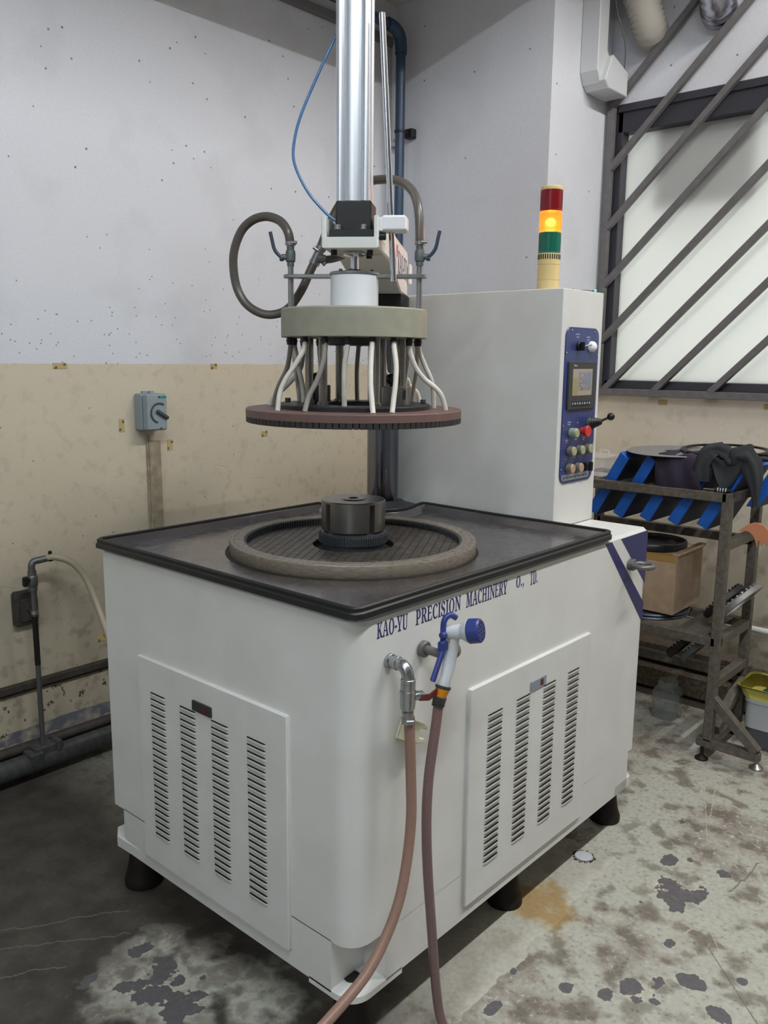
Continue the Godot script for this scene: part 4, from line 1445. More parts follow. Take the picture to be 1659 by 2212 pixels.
func head(o: Node3D):
	var W := Vector3(0.9185, 0, -0.7497)   # the column's foot
	var b := MB.new()
	b.rod(W + Vector3(0, 0.93, 0), W + Vector3(0, 1.57, 0), 0.0485, -1.0, 48)
	var col := put(b, "column", mats.column_steel, o, "polished steel column")
	b = MB.new()
	b.lathe([Vector2(0, 0.9285), Vector2(0.110, 0.9285), Vector2(0.110, 0.937), Vector2(0.106, 0.941), Vector2(0.075, 0.944), Vector2(0.066, 0.950), Vector2(0.0485, 0.952)], 56, W, 0.85)
	put(b, "column_flange", mats.gear_dark, col)
	b = MB.new(HX)
	b.vprism(PackedVector2Array([Vector2(-0.072, -0.515), Vector2(0.058, -0.515), Vector2(0.072, -0.54), Vector2(0.072, -0.66), Vector2(0.055, -0.68), Vector2(-0.072, -0.68)]), 1.531, 1.570, 0.003)
	put(b, "column_cap", mats.black_plastic, o)
	# the arm, seen end on
	b = MB.new(HX * Transform3D(Basis(Vector3(0, 0, -1), Vector3.UP, Vector3(1, 0, 0)), Vector3.ZERO))
	b.prism(PackedVector2Array([Vector2(0.055, 1.6255), Vector2(0.155, 1.6255), Vector2(0.257, 1.608), Vector2(0.355, 1.591), Vector2(0.464, 1.570), Vector2(0.650, 1.570), Vector2(0.662, 1.60), Vector2(0.665, 1.685), Vector2(0.64, 1.702), Vector2(0.055, 1.702)]), -0.0635, 0.0635, 0.004)
	b.prism(PackedVector2Array([Vector2(-0.075, 1.6255), Vector2(0.06, 1.6255), Vector2(0.06, 1.6485), Vector2(-0.075, 1.6485)]), -0.0635, 0.0635, 0.003)
	for s in [-1.0, 1.0]:
		b.prism(PackedVector2Array([Vector2(-0.0745, 1.646), Vector2(0.06, 1.646), Vector2(0.06, 1.694), Vector2(-0.0745, 1.694)]), s * 0.0585 - 0.0052, s * 0.0585 + 0.0052, 0.002)
	var arm := put(b, "swing_arm", mats.cast_white, o)
	# (x right, y up, z towards the viewer) in the arm's axes
	lettering(arm, "KAO-YU", mats.navy_print, HX * Vector3(0.0635, 1.612, -0.365), Basis(HX.basis * Vector3(0, 0, -1), Vector3.UP, HX.basis * Vector3(1, 0, 0)), 0.062, 0.265, 0.0006, true, "arm_lettering")
	b = MB.new(HX)
	b.box(Vector3(0.064, 1.668, -0.335), Vector3(0.001, 0.03, 0.02))
	put(b, "red_mark", mats.button_red, arm)
	b = MB.new(HX)
	b.box(Vector3(0.072, 1.636, -0.652), Vector3(0.010, 0.060, 0.035), 0.004)
	b.rod(Vector3(0.02, 1.70, -0.63), Vector3(0.02, 1.715, -0.63), 0.03, -1.0, 24, 0.004)
	put(b, "arm_lock", mats.cast_white, arm)
	for p in [[-0.042, 0.035], [0.040, 0.03], [-0.006, -0.055], [0.03, -0.03]]:
		b = MB.new(HX)
		b.rod(Vector3(p[0], 1.6265, p[1]), Vector3(p[0], 1.6135, p[1]), 0.0072, -1.0, 14, 0.001)
		put(b, "socket_screw", mats.black_iron, arm)
	# air cylinder
	b = MB.new(HX)
	b.box(Vector3(0.002, 1.6575, 0.0), Vector3(0.100, 0.018, 0.125), 0.002)
	b.box(Vector3(0.003, 1.6965, 0.0), Vector3(0.0815, 0.070, 0.0815), 0.004)
	var cyl := put(b, "cylinder_head", mats.black_plastic, o)
	for p in [[-0.030, 0.052], [0.028, 0.052]]:
		b = MB.new(HX)
		b.lathe([Vector2(0, 1.6665), Vector2(0.0105, 1.6665), Vector2(0.0105, 1.668), Vector2(0.0075, 1.6685), Vector2(0.0072, 1.677), Vector2(0.006, 1.678), Vector2(0, 1.678)], 14, Vector3(p[0], 0, p[1]))
		put(b, "hex_bolt", mats.bare_steel, cyl)
	var pro := PackedVector2Array()
	for k in 288:
		var a := TAU * k / 288.0
		var d := Vector2.from_angle(a)
		var r := 0.0362
		for q in [Vector2(1, 1), Vector2(-1, 1), Vector2(-1, -1), Vector2(1, -1)]:
			var c: Vector2 = q * 0.0286
			var t := c.dot(d)
			var off := c.length_squared() - t * t
			if off < 0.0098 * 0.0098:
				r = maxf(r, t + sqrt(0.0098 * 0.0098 - off))
		# the flat flutes between barrel and corner rods
		var fl := fposmod(a + PI * 0.25, PI * 0.5) - PI * 0.25
		if absf(absf(fl) - 0.50) < 0.035:
			r -= 0.0026
		pro.append(d * r)
	b = MB.new(HX)
	b.vprism(pro, 1.731, 2.50, 0.0, 0.0, 0.90)
	put(b, "air_cylinder", mats.alu, o, "bright aluminium air cylinder")
	b = MB.new(HX)
	b.rod(Vector3(0, 1.583, 0), Vector3(0, 1.626, 0), 0.0098, -1.0, 24)
	b.lathe([Vector2(0, 1.614), Vector2(0.014, 1.614), Vector2(0.026, 1.6175), Vector2(0.026, 1.619), Vector2(0.012, 1.620), Vector2(0.012, 1.6265), Vector2(0, 1.6265)], 28)
	put(b, "piston_rod", mats.chrome, o)
	b = MB.new(HX)
	b.lathe([Vector2(0, 1.579), Vector2(0.025, 1.579), Vector2(0.022, 1.583), Vector2(0.012, 1.586), Vector2(0, 1.586)], 28)
	put(b, "rod_seal", mats.black_rubber, o)
	# guide rod and its block
	b = MB.new(HX)
	b.box(Vector3(0.0965, 1.679, 0.04), Vector3(0.058, 0.034, 0.05), 0.006)
	b.box(Vector3(0.068, 1.677, 0.04), Vector3(0.010, 0.030, 0.045), 0.002)
	put(b, "guide_block", mats.pure_white, o)
	b = MB.new(HX)
	b.rod(Vector3(0.0955, 1.556, 0.04), Vector3(0.0635, 2.113, 0.04), 0.0070, -1.0, 24, 0.001)
	put(b, "guide_rod", mats.chrome, o, "thin polished guide rod leaning slightly")
	b = MB.new(HX)
	b.rod(Vector3(0.063, 1.6525, 0.05), Vector3(0.0775, 1.6525, 0.05), 0.0085, -1.0, 10, 0.001)
	put(b, "lock_knob", mats.black_plastic, o)
	# cross bar, spindle housing and slurry drum
	b = MB.new(HX)
	var bar := PackedVector2Array()
	for k in 9:
		bar.append(Vector2(0.150, 0) + Vector2.from_angle(-PI / 2 + PI * k / 8.0) * 0.017)
	for k in 9:
		bar.append(Vector2(-0.150, 0) + Vector2.from_angle(PI / 2 + PI * k / 8.0) * 0.017)
	b.vprism(bar, 1.5665, 1.5745, 0.001)
	b.lathe([Vector2(0, 1.5735), Vector2(0.058, 1.5735), Vector2(0.058, 1.577), Vector2(0.056, 1.579), Vector2(0, 1.579)], 40)
	var cross := put(b, "cross_bar", mats.bare_steel, o)
	for a in [0.35, 1.6, 2.2, 3.6, 4.6, 5.6]:
		b = MB.new(HX)
		b.rod(Vector3(cos(a) * 0.045, 1.579, sin(a) * 0.045), Vector3(cos(a) * 0.045, 1.584, sin(a) * 0.045), 0.0042, -1.0, 10)
		put(b, "bolt", mats.gear_dark, cross)
	b = MB.new(HX)
	b.lathe([Vector2(0, 1.490), Vector2(0.0555, 1.490), Vector2(0.0555, 1.5705), Vector2(0.0535, 1.5735), Vector2(0, 1.5735)], 56, Vector3.ZERO, 0.9)
	put(b, "spindle_housing", mats.nylon, o, "white nylon cylinder")
	b = MB.new(HX)
	b.lathe([Vector2(0, 1.431), Vector2(0.168, 1.431), Vector2(0.1695, 1.4325), Vector2(0.1695, 1.4925), Vector2(0.166, 1.496), Vector2(0, 1.497)], 90, Vector3.ZERO, 0.95)
	put(b, "slurry_drum", mats.drum_grey, o, "grey-green slurry drum")
	b = MB.new(HX)
	b.cyl(Vector3(0, 1.414, 0), 0.062, 0.018, 0.002)
	put(b, "drum_flange", mats.gear_dark, o)
	# posts from the drum down to the clamping ring
	for p in [[-0.107, 0.0], [-0.057, 0.092], [-0.050, -0.092], [0.063, 0.090], [0.110, -0.015], [0.055, -0.095]]:
		b = MB.new(HX)
		b.rod(Vector3(p[0], 1.28, p[1]), Vector3(p[0], 1.432, p[1]), 0.0100, -1.0, 18)
		b.rod(Vector3(p[0], 1.2785, p[1]), Vector3(p[0], 1.287, p[1]), 0.0135, -1.0, 18, 0.001)
		put(b, "support_post", mats.post_steel, o)
	# the upper plate
	b = MB.new(HX)
	b.lathe([Vector2(0.11, 1.2515), Vector2(0.2536, 1.2515), Vector2(0.2536, 1.2675), Vector2(0.2515, 1.2695), Vector2(0.11, 1.2695), Vector2(0.11, 1.2515)], 110, Vector3.ZERO, 0.9)
	var up := put(b, "upper_plate", mats.oxide_red, o, "red-brown painted upper plate")
	b = MB.new(HX)
	for k in 112:
		var keep := b.X
		b.X = HX * Transform3D(Basis(Vector3.UP, TAU * k / 112.0), Vector3.ZERO)
		b.box(Vector3(0.2300, 1.2452, 0), Vector3(0.046, 0.0135, 0.01365 * (0.95 if k % 3 else 0.85)), 0.0006)
		b.X = keep
	b.lathe([Vector2(0.1, 1.241), Vector2(0.245, 1.241), Vector2(0.245, 1.2515), Vector2(0.1, 1.2515), Vector2(0.1, 1.241)], 64)
	put(b, "grinding_segments", mats.pad_dark, up, "dark ring of grinding segments").set_meta("kind", "stuff")
	b = MB.new(HX)
	b.lathe([Vector2(0.095, 1.2695), Vector2(0.180, 1.2695), Vector2(0.180, 1.2780), Vector2(0.178, 1.280), Vector2(0.097, 1.280), Vector2(0.095, 1.278), Vector2(0.095, 1.2695)], 80, Vector3.ZERO, 0.9)
	put(b, "clamp_ring", mats.black_iron, o)
	for a in [-2.95, -0.35, 0.9, 2.1, 3.9, 5.0]:
		b = MB.new(HX)
		b.rod(Vector3(cos(a) * 0.17, 1.28, sin(a) * 0.17), Vector3(cos(a) * 0.17, 1.289, sin(a) * 0.17), 0.007, -1.0, 14, 0.001)
		put(b, "cap_screw", mats.gear_dark, o)
	# the two bayonet lugs and the knobs on them
	for s in [[0.094, 0.0, 0.040], [-0.088, -0.02, 0.026]]:
		b = MB.new(HX)
		b.cyl(Vector3(s[0], 1.278, s[1] - 0.01), s[2], 0.043, 0.001, 32)
		put(b, "lug", mats.hub_steel if s[0] > 0.0 else mats.black_iron, o)
		b = MB.new(HX)
		b.rod(Vector3(s[0] - 0.006, 1.32, s[1]), Vector3(s[0] - 0.006, 1.330, s[1]), 0.004)
		b.ball(Vector3(s[0] - 0.006, 1.338, s[1]), 0.0128)
		put(b, "knob", mats.black_plastic, o, "black ball knob")
	b = MB.new(HX)
	b.box(Vector3(0.121, 1.303, 0.0215), Vector3(0.007, 0.022, 0.002))
	put(b, "lug_slot", mats.slot_dark, o)
	# slurry tubes, each from a fitting under the drum
	var tubes := [
		[Vector3(-0.142,1.428,0.050),Vector3(-0.142,1.413,0.042),Vector3(-0.157,1.362,0.015),Vector3(-0.181,1.322,-0.005),Vector3(-0.193,1.297,-0.017),Vector3(-0.200,1.269,-0.030)],
		[Vector3(-0.148,1.425,-0.022),Vector3(-0.147,1.413,-0.021),Vector3(-0.136,1.362,-0.015),Vector3(-0.126,1.319,-0.010),Vector3(-0.122,1.279,-0.005)],
		[Vector3(-0.149,1.419,-0.017),Vector3(-0.150,1.403,-0.023),Vector3(-0.148,1.344,-0.046),Vector3(-0.146,1.309,-0.059),Vector3(-0.146,1.279,-0.070)],
		[Vector3(-0.093,1.424,0.118),Vector3(-0.094,1.403,0.124),Vector3(-0.111,1.370,0.134),Vector3(-0.131,1.338,0.144),Vector3(-0.142,1.308,0.153),Vector3(-0.145,1.269,0.164)],
		[Vector3(-0.135,1.420,-0.065),Vector3(-0.139,1.368,-0.063),Vector3(-0.155,1.340,-0.061),Vector3(-0.182,1.312,-0.060),Vector3(-0.211,1.287,-0.059),Vector3(-0.218,1.269,-0.058)],
		[Vector3(-0.043,1.424,0.144),Vector3(-0.042,1.406,0.147),Vector3(-0.046,1.371,0.154),Vector3(-0.059,1.333,0.161),Vector3(-0.074,1.302,0.168),Vector3(-0.081,1.269,0.180)],
		[Vector3(-0.104,1.427,-0.108),Vector3(-0.102,1.397,-0.104),Vector3(-0.099,1.369,-0.100),Vector3(-0.096,1.326,-0.093),Vector3(-0.097,1.279,-0.100)],
		[Vector3(0.009,1.427,0.150),Vector3(0.008,1.412,0.150),Vector3(0.001,1.371,0.145),Vector3(-0.001,1.324,0.140),Vector3(-0.002,1.279,0.130)],
		[Vector3(-0.057,1.424,-0.139),Vector3(-0.057,1.369,-0.165),Vector3(-0.059,1.332,-0.180),Vector3(-0.067,1.269,-0.200)],
		[Vector3(-0.010,1.425,-0.149),Vector3(-0.012,1.412,-0.153),Vector3(-0.018,1.362,-0.168),Vector3(-0.020,1.316,-0.182),Vector3(-0.020,1.269,-0.192)],
		[Vector3(0.061,1.425,0.137),Vector3(0.060,1.397,0.149),Vector3(0.061,1.358,0.166),Vector3(0.064,1.320,0.182),Vector3(0.072,1.269,0.205)],
		[Vector3(0.104,1.426,0.108),Vector3(0.106,1.408,0.115),Vector3(0.112,1.372,0.129),Vector3(0.113,1.335,0.143),Vector3(0.111,1.304,0.155),Vector3(0.109,1.269,0.170)],
		[Vector3(0.135,1.425,0.065),Vector3(0.136,1.401,0.059),Vector3(0.149,1.366,0.050),Vector3(0.169,1.340,0.044),Vector3(0.194,1.320,0.039),Vector3(0.209,1.301,0.034),Vector3(0.218,1.269,0.026)],
		[Vector3(0.144,1.426,-0.042),Vector3(0.142,1.399,-0.077),Vector3(0.139,1.364,-0.120),Vector3(0.131,1.327,-0.155),Vector3(0.120,1.269,-0.195)],
		[Vector3(0.150,1.425,-0.005),Vector3(0.153,1.399,-0.014),Vector3(0.167,1.365,-0.025),Vector3(0.179,1.338,-0.033),Vector3(0.184,1.314,-0.041),Vector3(0.186,1.269,-0.055)],
		[Vector3(0.053,1.427,-0.140),Vector3(0.053,1.370,-0.163),Vector3(0.061,1.344,-0.173),Vector3(0.106,1.336,-0.177),Vector3(0.116,1.318,-0.184),Vector3(0.135,1.299,-0.191),Vector3(0.143,1.269,-0.190)],
		[Vector3(0.119,1.427,-0.091),Vector3(0.116,1.385,-0.122),Vector3(0.110,1.356,-0.142),Vector3(0.107,1.338,-0.155),Vector3(0.101,1.269,-0.185)]]
	var dull := [0, 5, 6, 8, 9]
	for i in tubes.size():
		b = MB.new(HX)
		b.tube(curve(tubes[i], 6), 0.0058, 12)
		put(b, "slurry_tube", mats.tube_grey if i in dull else mats.tube_white, o)
		var top: Vector3 = tubes[i][0]
		b = MB.new(HX)
		b.rod(Vector3(top.x, 1.414, top.z), Vector3(top.x, 1.432, top.z), 0.0072, -1.0, 10, 0.001)
		b.rod(Vector3(top.x, 1.421, top.z), Vector3(top.x, 1.426, top.z), 0.0085, -1.0, 6)
		put(b, "tube_fitting", mats.black_iron, o)
	# coolant inlets left and right
	for s in [-1.0, 1.0]:
		var vx: float = 0.150 * s
		b = MB.new(HX)
		b.rod(Vector3(vx, 1.49, 0), Vector3(vx, 1.60, 0), 0.0068, -1.0, 18)
		var inlet := put(b, "inlet_pipe", mats.bare_steel, o)
		b = MB.new(HX)
		b.lathe([Vector2(0, 1.594), Vector2(0.0085, 1.594), Vector2(0.0085, 1.602), Vector2(0.0112, 1.605), Vector2(0.0118, 1.612), Vector2(0.0118, 1.622), Vector2(0.0108, 1.628), Vector2(0.0088, 1.630), Vector2(0.0088, 1.637), Vector2(0, 1.637)], 14, Vector3(vx, 0, 0), 0.9)
		b.rod(Vector3(vx, 1.614, 0), Vector3(vx + s * 0.020, 1.614, 0.002), 0.0068, -1.0, 12)
		put(b, "ball_valve", mats.valve_grey, inlet)
		b = MB.new(HX)
		var lev := curve([Vector3(vx + s * 0.018, 1.611, 0.006), Vector3(vx + s * 0.030, 1.622, 0.008), Vector3(vx + s * 0.037, 1.634, 0.009), Vector3(vx + s * 0.0415, 1.654, 0.010), Vector3(vx + s * 0.045, 1.669, 0.010)], 6)
		b.tube(lev, 0.0042, 10)
		b.rod(Vector3(vx + s * 0.016, 1.6105, 0.004), Vector3(vx + s * 0.024, 1.6105, 0.004), 0.0062, -1.0, 8)
		put(b, "valve_lever", mats.lever_blue, inlet)
		b = MB.new(HX)
		b.rod(Vector3(vx, 1.640, 0), Vector3(vx, 1.648, 0), 0.0122, -1.0, 20)
		b.rod(Vector3(vx, 1.6455, 0.008), Vector3(vx + 0.017, 1.6455, 0.008), 0.0038, -1.0, 10)
		b.rod(Vector3(vx, 1.634, 0), Vector3(vx, 1.655, 0), 0.0085, -1.0, 14)
		put(b, "hose_clamp", mats.bare_steel, inlet)
	var loop := [Vector3(-0.150, 1.642, 0), Vector3(-0.155, 1.668, 0), Vector3(-0.170, 1.690, -0.01), Vector3(-0.190, 1.703, -0.02), Vector3(-0.217, 1.709, -0.03), Vector3(-0.249, 1.703, -0.04), Vector3(-0.279, 1.681, -0.05), Vector3(-0.299, 1.639, -0.055), Vector3(-0.304, 1.597, -0.06), Vector3(-0.296, 1.549, -0.06), Vector3(-0.273, 1.512, -0.055), Vector3(-0.237, 1.490, -0.05), Vector3(-0.202, 1.487, -0.05), Vector3(-0.168, 1.501, -0.05), Vector3(-0.137, 1.541, -0.05), Vector3(-0.113, 1.592, -0.055), Vector3(-0.104, 1.612, -0.06)]
	b = MB.new(HX)
	b.tube(curve(loop, 7), 0.0103, 16)
	put(b, "coolant_hose", mats.hose_brown, o, "grey-brown hose in a big loop left of the head")
	b = MB.new(HX)
	b.tube(curve([Vector3(-0.094, 1.634, -0.06), Vector3(-0.083, 1.665, -0.065), Vector3(-0.068, 1.706, -0.075), Vector3(-0.050, 1.744, -0.09), Vector3(-0.02, 1.781, -0.10), Vector3(0.02, 1.798, -0.10), Vector3(0.053, 1.800, -0.09), Vector3(0.084, 1.795, -0.075), Vector3(0.111, 1.781, -0.055), Vector3(0.131, 1.758, -0.035), Vector3(0.142, 1.728, -0.015), Vector3(0.147, 1.697, -0.005), Vector3(0.149, 1.66, 0), Vector3(0.149, 1.642, 0)], 7), 0.0103, 16)
	put(b, "coolant_hose", mats.hose_brown, o, "grey-brown hose arching behind the air cylinder")
	b = MB.new(HX)
	b.tube(curve([Vector3(-0.090, 1.616, -0.065), Vector3(-0.075, 1.617, -0.075), Vector3(-0.058, 1.624, -0.10), Vector3(-0.045, 1.640, -0.16), Vector3(-0.045, 1.66, -0.25)], 7), 0.0092, 16)
	put(b, "coolant_hose", mats.hose_brown, o)
	b = MB.new(HX)
	b.rod(Vector3(-0.108, 1.606, -0.06), Vector3(-0.092, 1.637, -0.06), 0.0108, -1.0, 14)
	b.rod(Vector3(-0.099, 1.619, -0.06), Vector3(-0.082, 1.616, -0.068), 0.0108, -1.0, 14)
	for q in [[-0.1075, 1.604], [-0.092, 1.637]]:
		b.rod(Vector3(q[0], q[1], -0.06), Vector3(q[0] + 0.004, q[1] + 0.008, -0.06), 0.0128, -1.0, 18)
	b.rod(Vector3(-0.106, 1.642, -0.05), Vector3(-0.094, 1.634, -0.05), 0.004, -1.0, 8)
	b.rod(Vector3(-0.086, 1.602, -0.06), Vector3(-0.078, 1.609, -0.06), 0.004, -1.0, 8)
	put(b, "hose_tee", mats.bare_steel, o)
	b = MB.new(HX)
	b.tube(curve([Vector3(-0.036, 1.688, 0.03), Vector3(-0.050, 1.697, 0.03), Vector3(-0.066, 1.711, 0.03), Vector3(-0.098, 1.746, 0.03), Vector3(-0.122, 1.786, 0.03), Vector3(-0.135, 1.826, 0.03), Vector3(-0.131, 1.874, 0.025), Vector3(-0.117, 1.922, 0.02), Vector3(-0.094, 1.979, 0.01), Vector3(-0.065, 2.044, 0.0), Vector3(-0.040, 2.099, -0.01), Vector3(-0.026, 2.144, -0.02)], 7), 0.0033, 10)
	put(b, "air_tube", mats.air_blue, o, "thin blue air tube in a wide bow")
	b = MB.new(HX)
	b.rod(Vector3(-0.0475, 1.726, -0.03), Vector3(-0.038, 1.726, -0.03), 0.012, -1.0, 18, 0.002)
	put(b, "port_plug", mats.cream_plastic, o)

func cabinet(o: Node3D):
	var x0 := 0.980
	var x1 := 1.204
	var zf := -0.178
	var b := MB.new()
	b.box(Vector3((x0 + x1) * 0.5, 1.250, (zf - 0.85) * 0.5), Vector3(x1 - x0, 0.645, 0.85 + zf), 0.0025)
	put(b, "control_cabinet", mats.white_paint, o)
	# control panel on its end
	b = MB.new()
	b.prism(rrect(0.999, 1.050, 1.183, 1.474, 0.026, 6), zf, zf + 0.003, 0.001, 0.0)
	var p := put(b, "control_panel", mats.navy_panel, o, "dark blue control panel")
	var z := zf + 0.003
	for q in [[1.028, 1.465], [1.155, 1.463], [1.004, 1.405], [1.177, 1.40], [1.004, 1.21], [1.177, 1.15], [1.004, 1.09], [1.176, 1.10]]:
		b = MB.new()
		b.rod(Vector3(q[0], q[1], z), Vector3(q[0], q[1], z + 0.002), 0.0032, -1.0, 12, 0.0008)
		put(b, "screw", mats.bare_steel, p)
	b = MB.new()
	b.prism(rrect(1.014, 1.252, 1.165, 1.383, 0.004, 2), z, z + 0.006, 0.002, 0.0)
	put(b, "display_unit", mats.bezel, p, "dark display unit")
	# the picture on the display: a tan field and grey-blue fields
	var sm := mat("screen_picture", Color(1, 1, 1), 0.25)
	var im := Image.create_empty(96, 64, false, Image.FORMAT_RGB8)
	im.fill(Color8(158, 147, 134))
	im.fill_rect(Rect2i(0, 22, 26, 42), Color8(150, 138, 100))
	im.fill_rect(Rect2i(30, 8, 60, 44), Color8(128, 126, 130))
	im.fill_rect(Rect2i(56, 8, 34, 24), Color8(124, 128, 146))
	im.fill_rect(Rect2i(30, 34, 22, 18), Color8(112, 108, 104))
	for k in 26:
		var c := Vector2i(rng.randi_range(30, 80), rng.randi_range(8, 48))
		im.fill_rect(Rect2i(c, Vector2i(rng.randi_range(3, 12), rng.randi_range(2, 7))), Color8(120, 117, 122).lerp(Color8(158, 152, 150), rng.randf()))
	im.resize(24, 16, Image.INTERPOLATE_BILINEAR)
	im.resize(96, 64, Image.INTERPOLATE_CUBIC)
	sm.albedo_texture = ImageTexture.create_from_image(im)
	b = MB.new()
	var s0 := Vector2(1.034, 1.291)
	var s1 := Vector2(1.143, 1.363)
	b.quv(Vector3(s0.x, s0.y, z + 0.0063), Vector3(s1.x, s0.y, z + 0.0063), Vector3(s1.x, s1.y, z + 0.0063), Vector3(s0.x, s1.y, z + 0.0063), Vector3(0, 0, 1), Vector2(0, 1), Vector2(1, 1), Vector2(1, 0), Vector2(0, 0))
	put(b, "screen", sm, p, "pale screen")
	b = MB.new()
	b.box(Vector3(1.087, 1.2685, z + 0.006), Vector3(0.106, 0.014, 0.0012))
	put(b, "key_strip", mats.black_plastic, p)
	b = MB.new()
	for k in 8:
		b.box(Vector3(1.0385 + k * 0.0135, 1.2695, z + 0.0068), Vector3(0.0052, 0.0055 if k % 2 else 0.0042, 0.0006))
	b.box(Vector3(1.041, 1.3725, z + 0.0062), Vector3(0.004, 0.0045, 0.0005))
	b.box(Vector3(1.0505, 1.3715, z + 0.0062), Vector3(0.011, 0.0022, 0.0005))
	put(b, "key_legend", mats.print_white, p)
	b = MB.new()   # the small legends over the buttons, too small to read
	for q in [[1.062, 1.4555, 0.022], [1.062, 1.448, 0.016], [1.058, 1.440, 0.004], [1.072, 1.440, 0.004], [1.122, 1.449, 0.02], [1.122, 1.4415, 0.014], [1.038, 1.219, 0.018], [1.038, 1.213, 0.014], [1.085, 1.216, 0.008], [1.03, 1.170, 0.018], [1.03, 1.1645, 0.013], [1.08, 1.170, 0.012], [1.122, 1.1725, 0.018], [1.122, 1.167, 0.012], [1.03, 1.118, 0.008], [1.075, 1.120, 0.014], [1.145, 1.236, 0.0025]]:
		for k in int(q[2] / 0.0022):
			if (k + int(q[1] * 1000)) % 4:
				b.box(Vector3(q[0] - q[2] * 0.5 + k * 0.0022, q[1], z + 0.0002), Vector3(0.0015, 0.0028, 0.0006))
	put(b, "printed_legend", mats.print_white, p).set_meta("kind", "stuff")
	# buttons: position, side, face
	var T := func(r: float, l: float, c: Vector3, mb: MB): mb.rod(c, c + Vector3(0, 0, l), r, -1.0, 24, 0.0015)
	for q in [[1.046, 1.190, "button_green", "button_face", 0.020], [1.041, 1.140, "button_side", "button_face", 0.017], [1.090, 1.140, "button_side", "button_face", 0.017], [1.136, 1.141, "button_side", "button_face", 0.017], [1.040, 1.092, "button_side", "button_pink", 0.016], [1.088, 1.091, "button_side", "button_pink", 0.016]]:
		b = MB.new()
		T.call(0.0135, q[4], Vector3(q[0], q[1], z), b)
		var bt := put(b, "push_button", mats[q[2]], p)
		b = MB.new()
		T.call(0.0125, 0.004, Vector3(q[0], q[1], z + q[4] - 0.001), b)
		put(b, "button_cap", mats[q[3]], p)
	b = MB.new()
	T.call(0.009, 0.012, Vector3(1.106, 1.192, z), b)
	b.rod(Vector3(1.106, 1.192, z + 0.011), Vector3(1.106, 1.192, z + 0.024), 0.0145, 0.0165, 28, 0.002)
	put(b, "stop_button", mats.button_red, p, "red mushroom stop button")
	b = MB.new()
	T.call(0.0125, 0.008, Vector3(1.066, 1.424, z), b)
	b.box(Vector3(1.066, 1.424, z + 0.014), Vector3(0.008, 0.024, 0.014), 0.003)
	put(b, "key_switch", mats.black_plastic, p)
	b = MB.new()
	b.rod(Vector3(1.066, 1.424, z + 0.02), Vector3(1.082, 1.428, z + 0.032), 0.0022, -1.0, 8)
	put(b, "key", mats.zinc, p)
	b = MB.new()
	b.ball(Vector3(1.136, 1.4235, z + 0.003), 0.0155)
	put(b, "pilot_lamp", mats.pure_white, p, "white domed pilot lamp")
	b = MB.new()
	b.box(Vector3(1.134, 1.090, z + 0.009), Vector3(0.024, 0.024, 0.018), 0.005)
	b.box(Vector3(1.136, 1.091, z + 0.02), Vector3(0.008, 0.026, 0.012), 0.002)
	put(b, "selector_switch", mats.black_plastic, p)
	b = MB.new()
	b.prism(rrect(1.009, 1.0575, 1.160, 1.0745, 0.007, 4), z, z + 0.0012)
	put(b, "name_plate", mats.plate_alu, p, "pale name plate")
	b = MB.new()
	b.rod(Vector3(1.019, 1.066, z + 0.001), Vector3(1.019, 1.066, z + 0.0018), 0.0055, -1.0, 14)
	for k in 26:
		if k % 5 != 3:
			b.box(Vector3(1.031 + k * 0.0047, 1.066, z + 0.0014), Vector3(0.003, 0.0055 if k % 2 else 0.0045, 0.0006))
	put(b, "plate_print", mats.valve_grey, p)
	# joystick
	var j := Vector3(1.146, 1.212, z)
	b = MB.new()
	b.rod(j, j + Vector3(0, 0, 0.010), 0.0155, -1.0, 24, 0.002)
	put(b, "joystick_socket", mats.valve_grey, p)
	b = MB.new()
	var dirv := Vector3(0.16, 0.20, 1.0).normalized()
	for k in 5:
		var a := j + Vector3(0, 0, 0.009) + dirv * (0.0062 * k)
		b.rod(a, a + dirv * 0.0058, 0.0180 - k * 0.0020, 0.0150 - k * 0.0020, 20, 0.001)
	put(b, "joystick_boot", mats.black_rubber, p)
	b = MB.new()
	var tip := j + dirv * 0.036
	var up := Vector3(0.55, 0.55, 1.0).normalized()
	b.rod(tip, tip + up * 0.026, 0.0036)
	b.ball(tip + up * 0.030, 0.0108)
	put(b, "joystick_knob", mats.black_plastic, p, "black ball on a short lever")
	# small LED on the top corner
	b = MB.new()
	b.rod(Vector3(1.150, 1.5725, -0.184), Vector3(1.150, 1.577, -0.184), 0.0035)
	b.tube(PackedVector3Array([Vector3(1.09, 1.574, -0.19), Vector3(1.12, 1.575, -0.186), Vector3(1.15, 1.575, -0.185)]), 0.0012, 6)
	put(b, "led_holder", mats.grille_paint, o)
	b = MB.new()
	b.ball(Vector3(1.160, 1.577, -0.182), 0.0032)
	put(b, "led_lamp", mats.led_green, o)
	# signal tower
	var S := Vector3(1.056, 0, -0.272)
	var r := 0.0300
	b = MB.new()
	b.lathe([Vector2(0, 1.5725), Vector2(r, 1.5725), Vector2(r, 1.5995), Vector2(r - 0.0008, 1.600), Vector2(r - 0.0008, 1.6008), Vector2(r, 1.6014), Vector2(r, 1.640), Vector2(r - 0.0008, 1.6405), Vector2(r - 0.0008, 1.6415), Vector2(r, 1.642), Vector2(r, 1.6715), Vector2(0, 1.6715)], 40, S, 0.95)
	var tw := put(b, "signal_tower", mats.beige_plastic, o, "beige signal tower with red, amber and green lenses")
	b = MB.new()
	for k in 30:
		b.X = Transform3D(Basis(Vector3.UP, TAU * k / 30.0), S)
		b.box(Vector3(r, 1.662, 0), Vector3(0.0012, 0.013, 0.0030))
	put(b, "sound_slots", mats.slot_dark, tw)
	var y := 1.6715
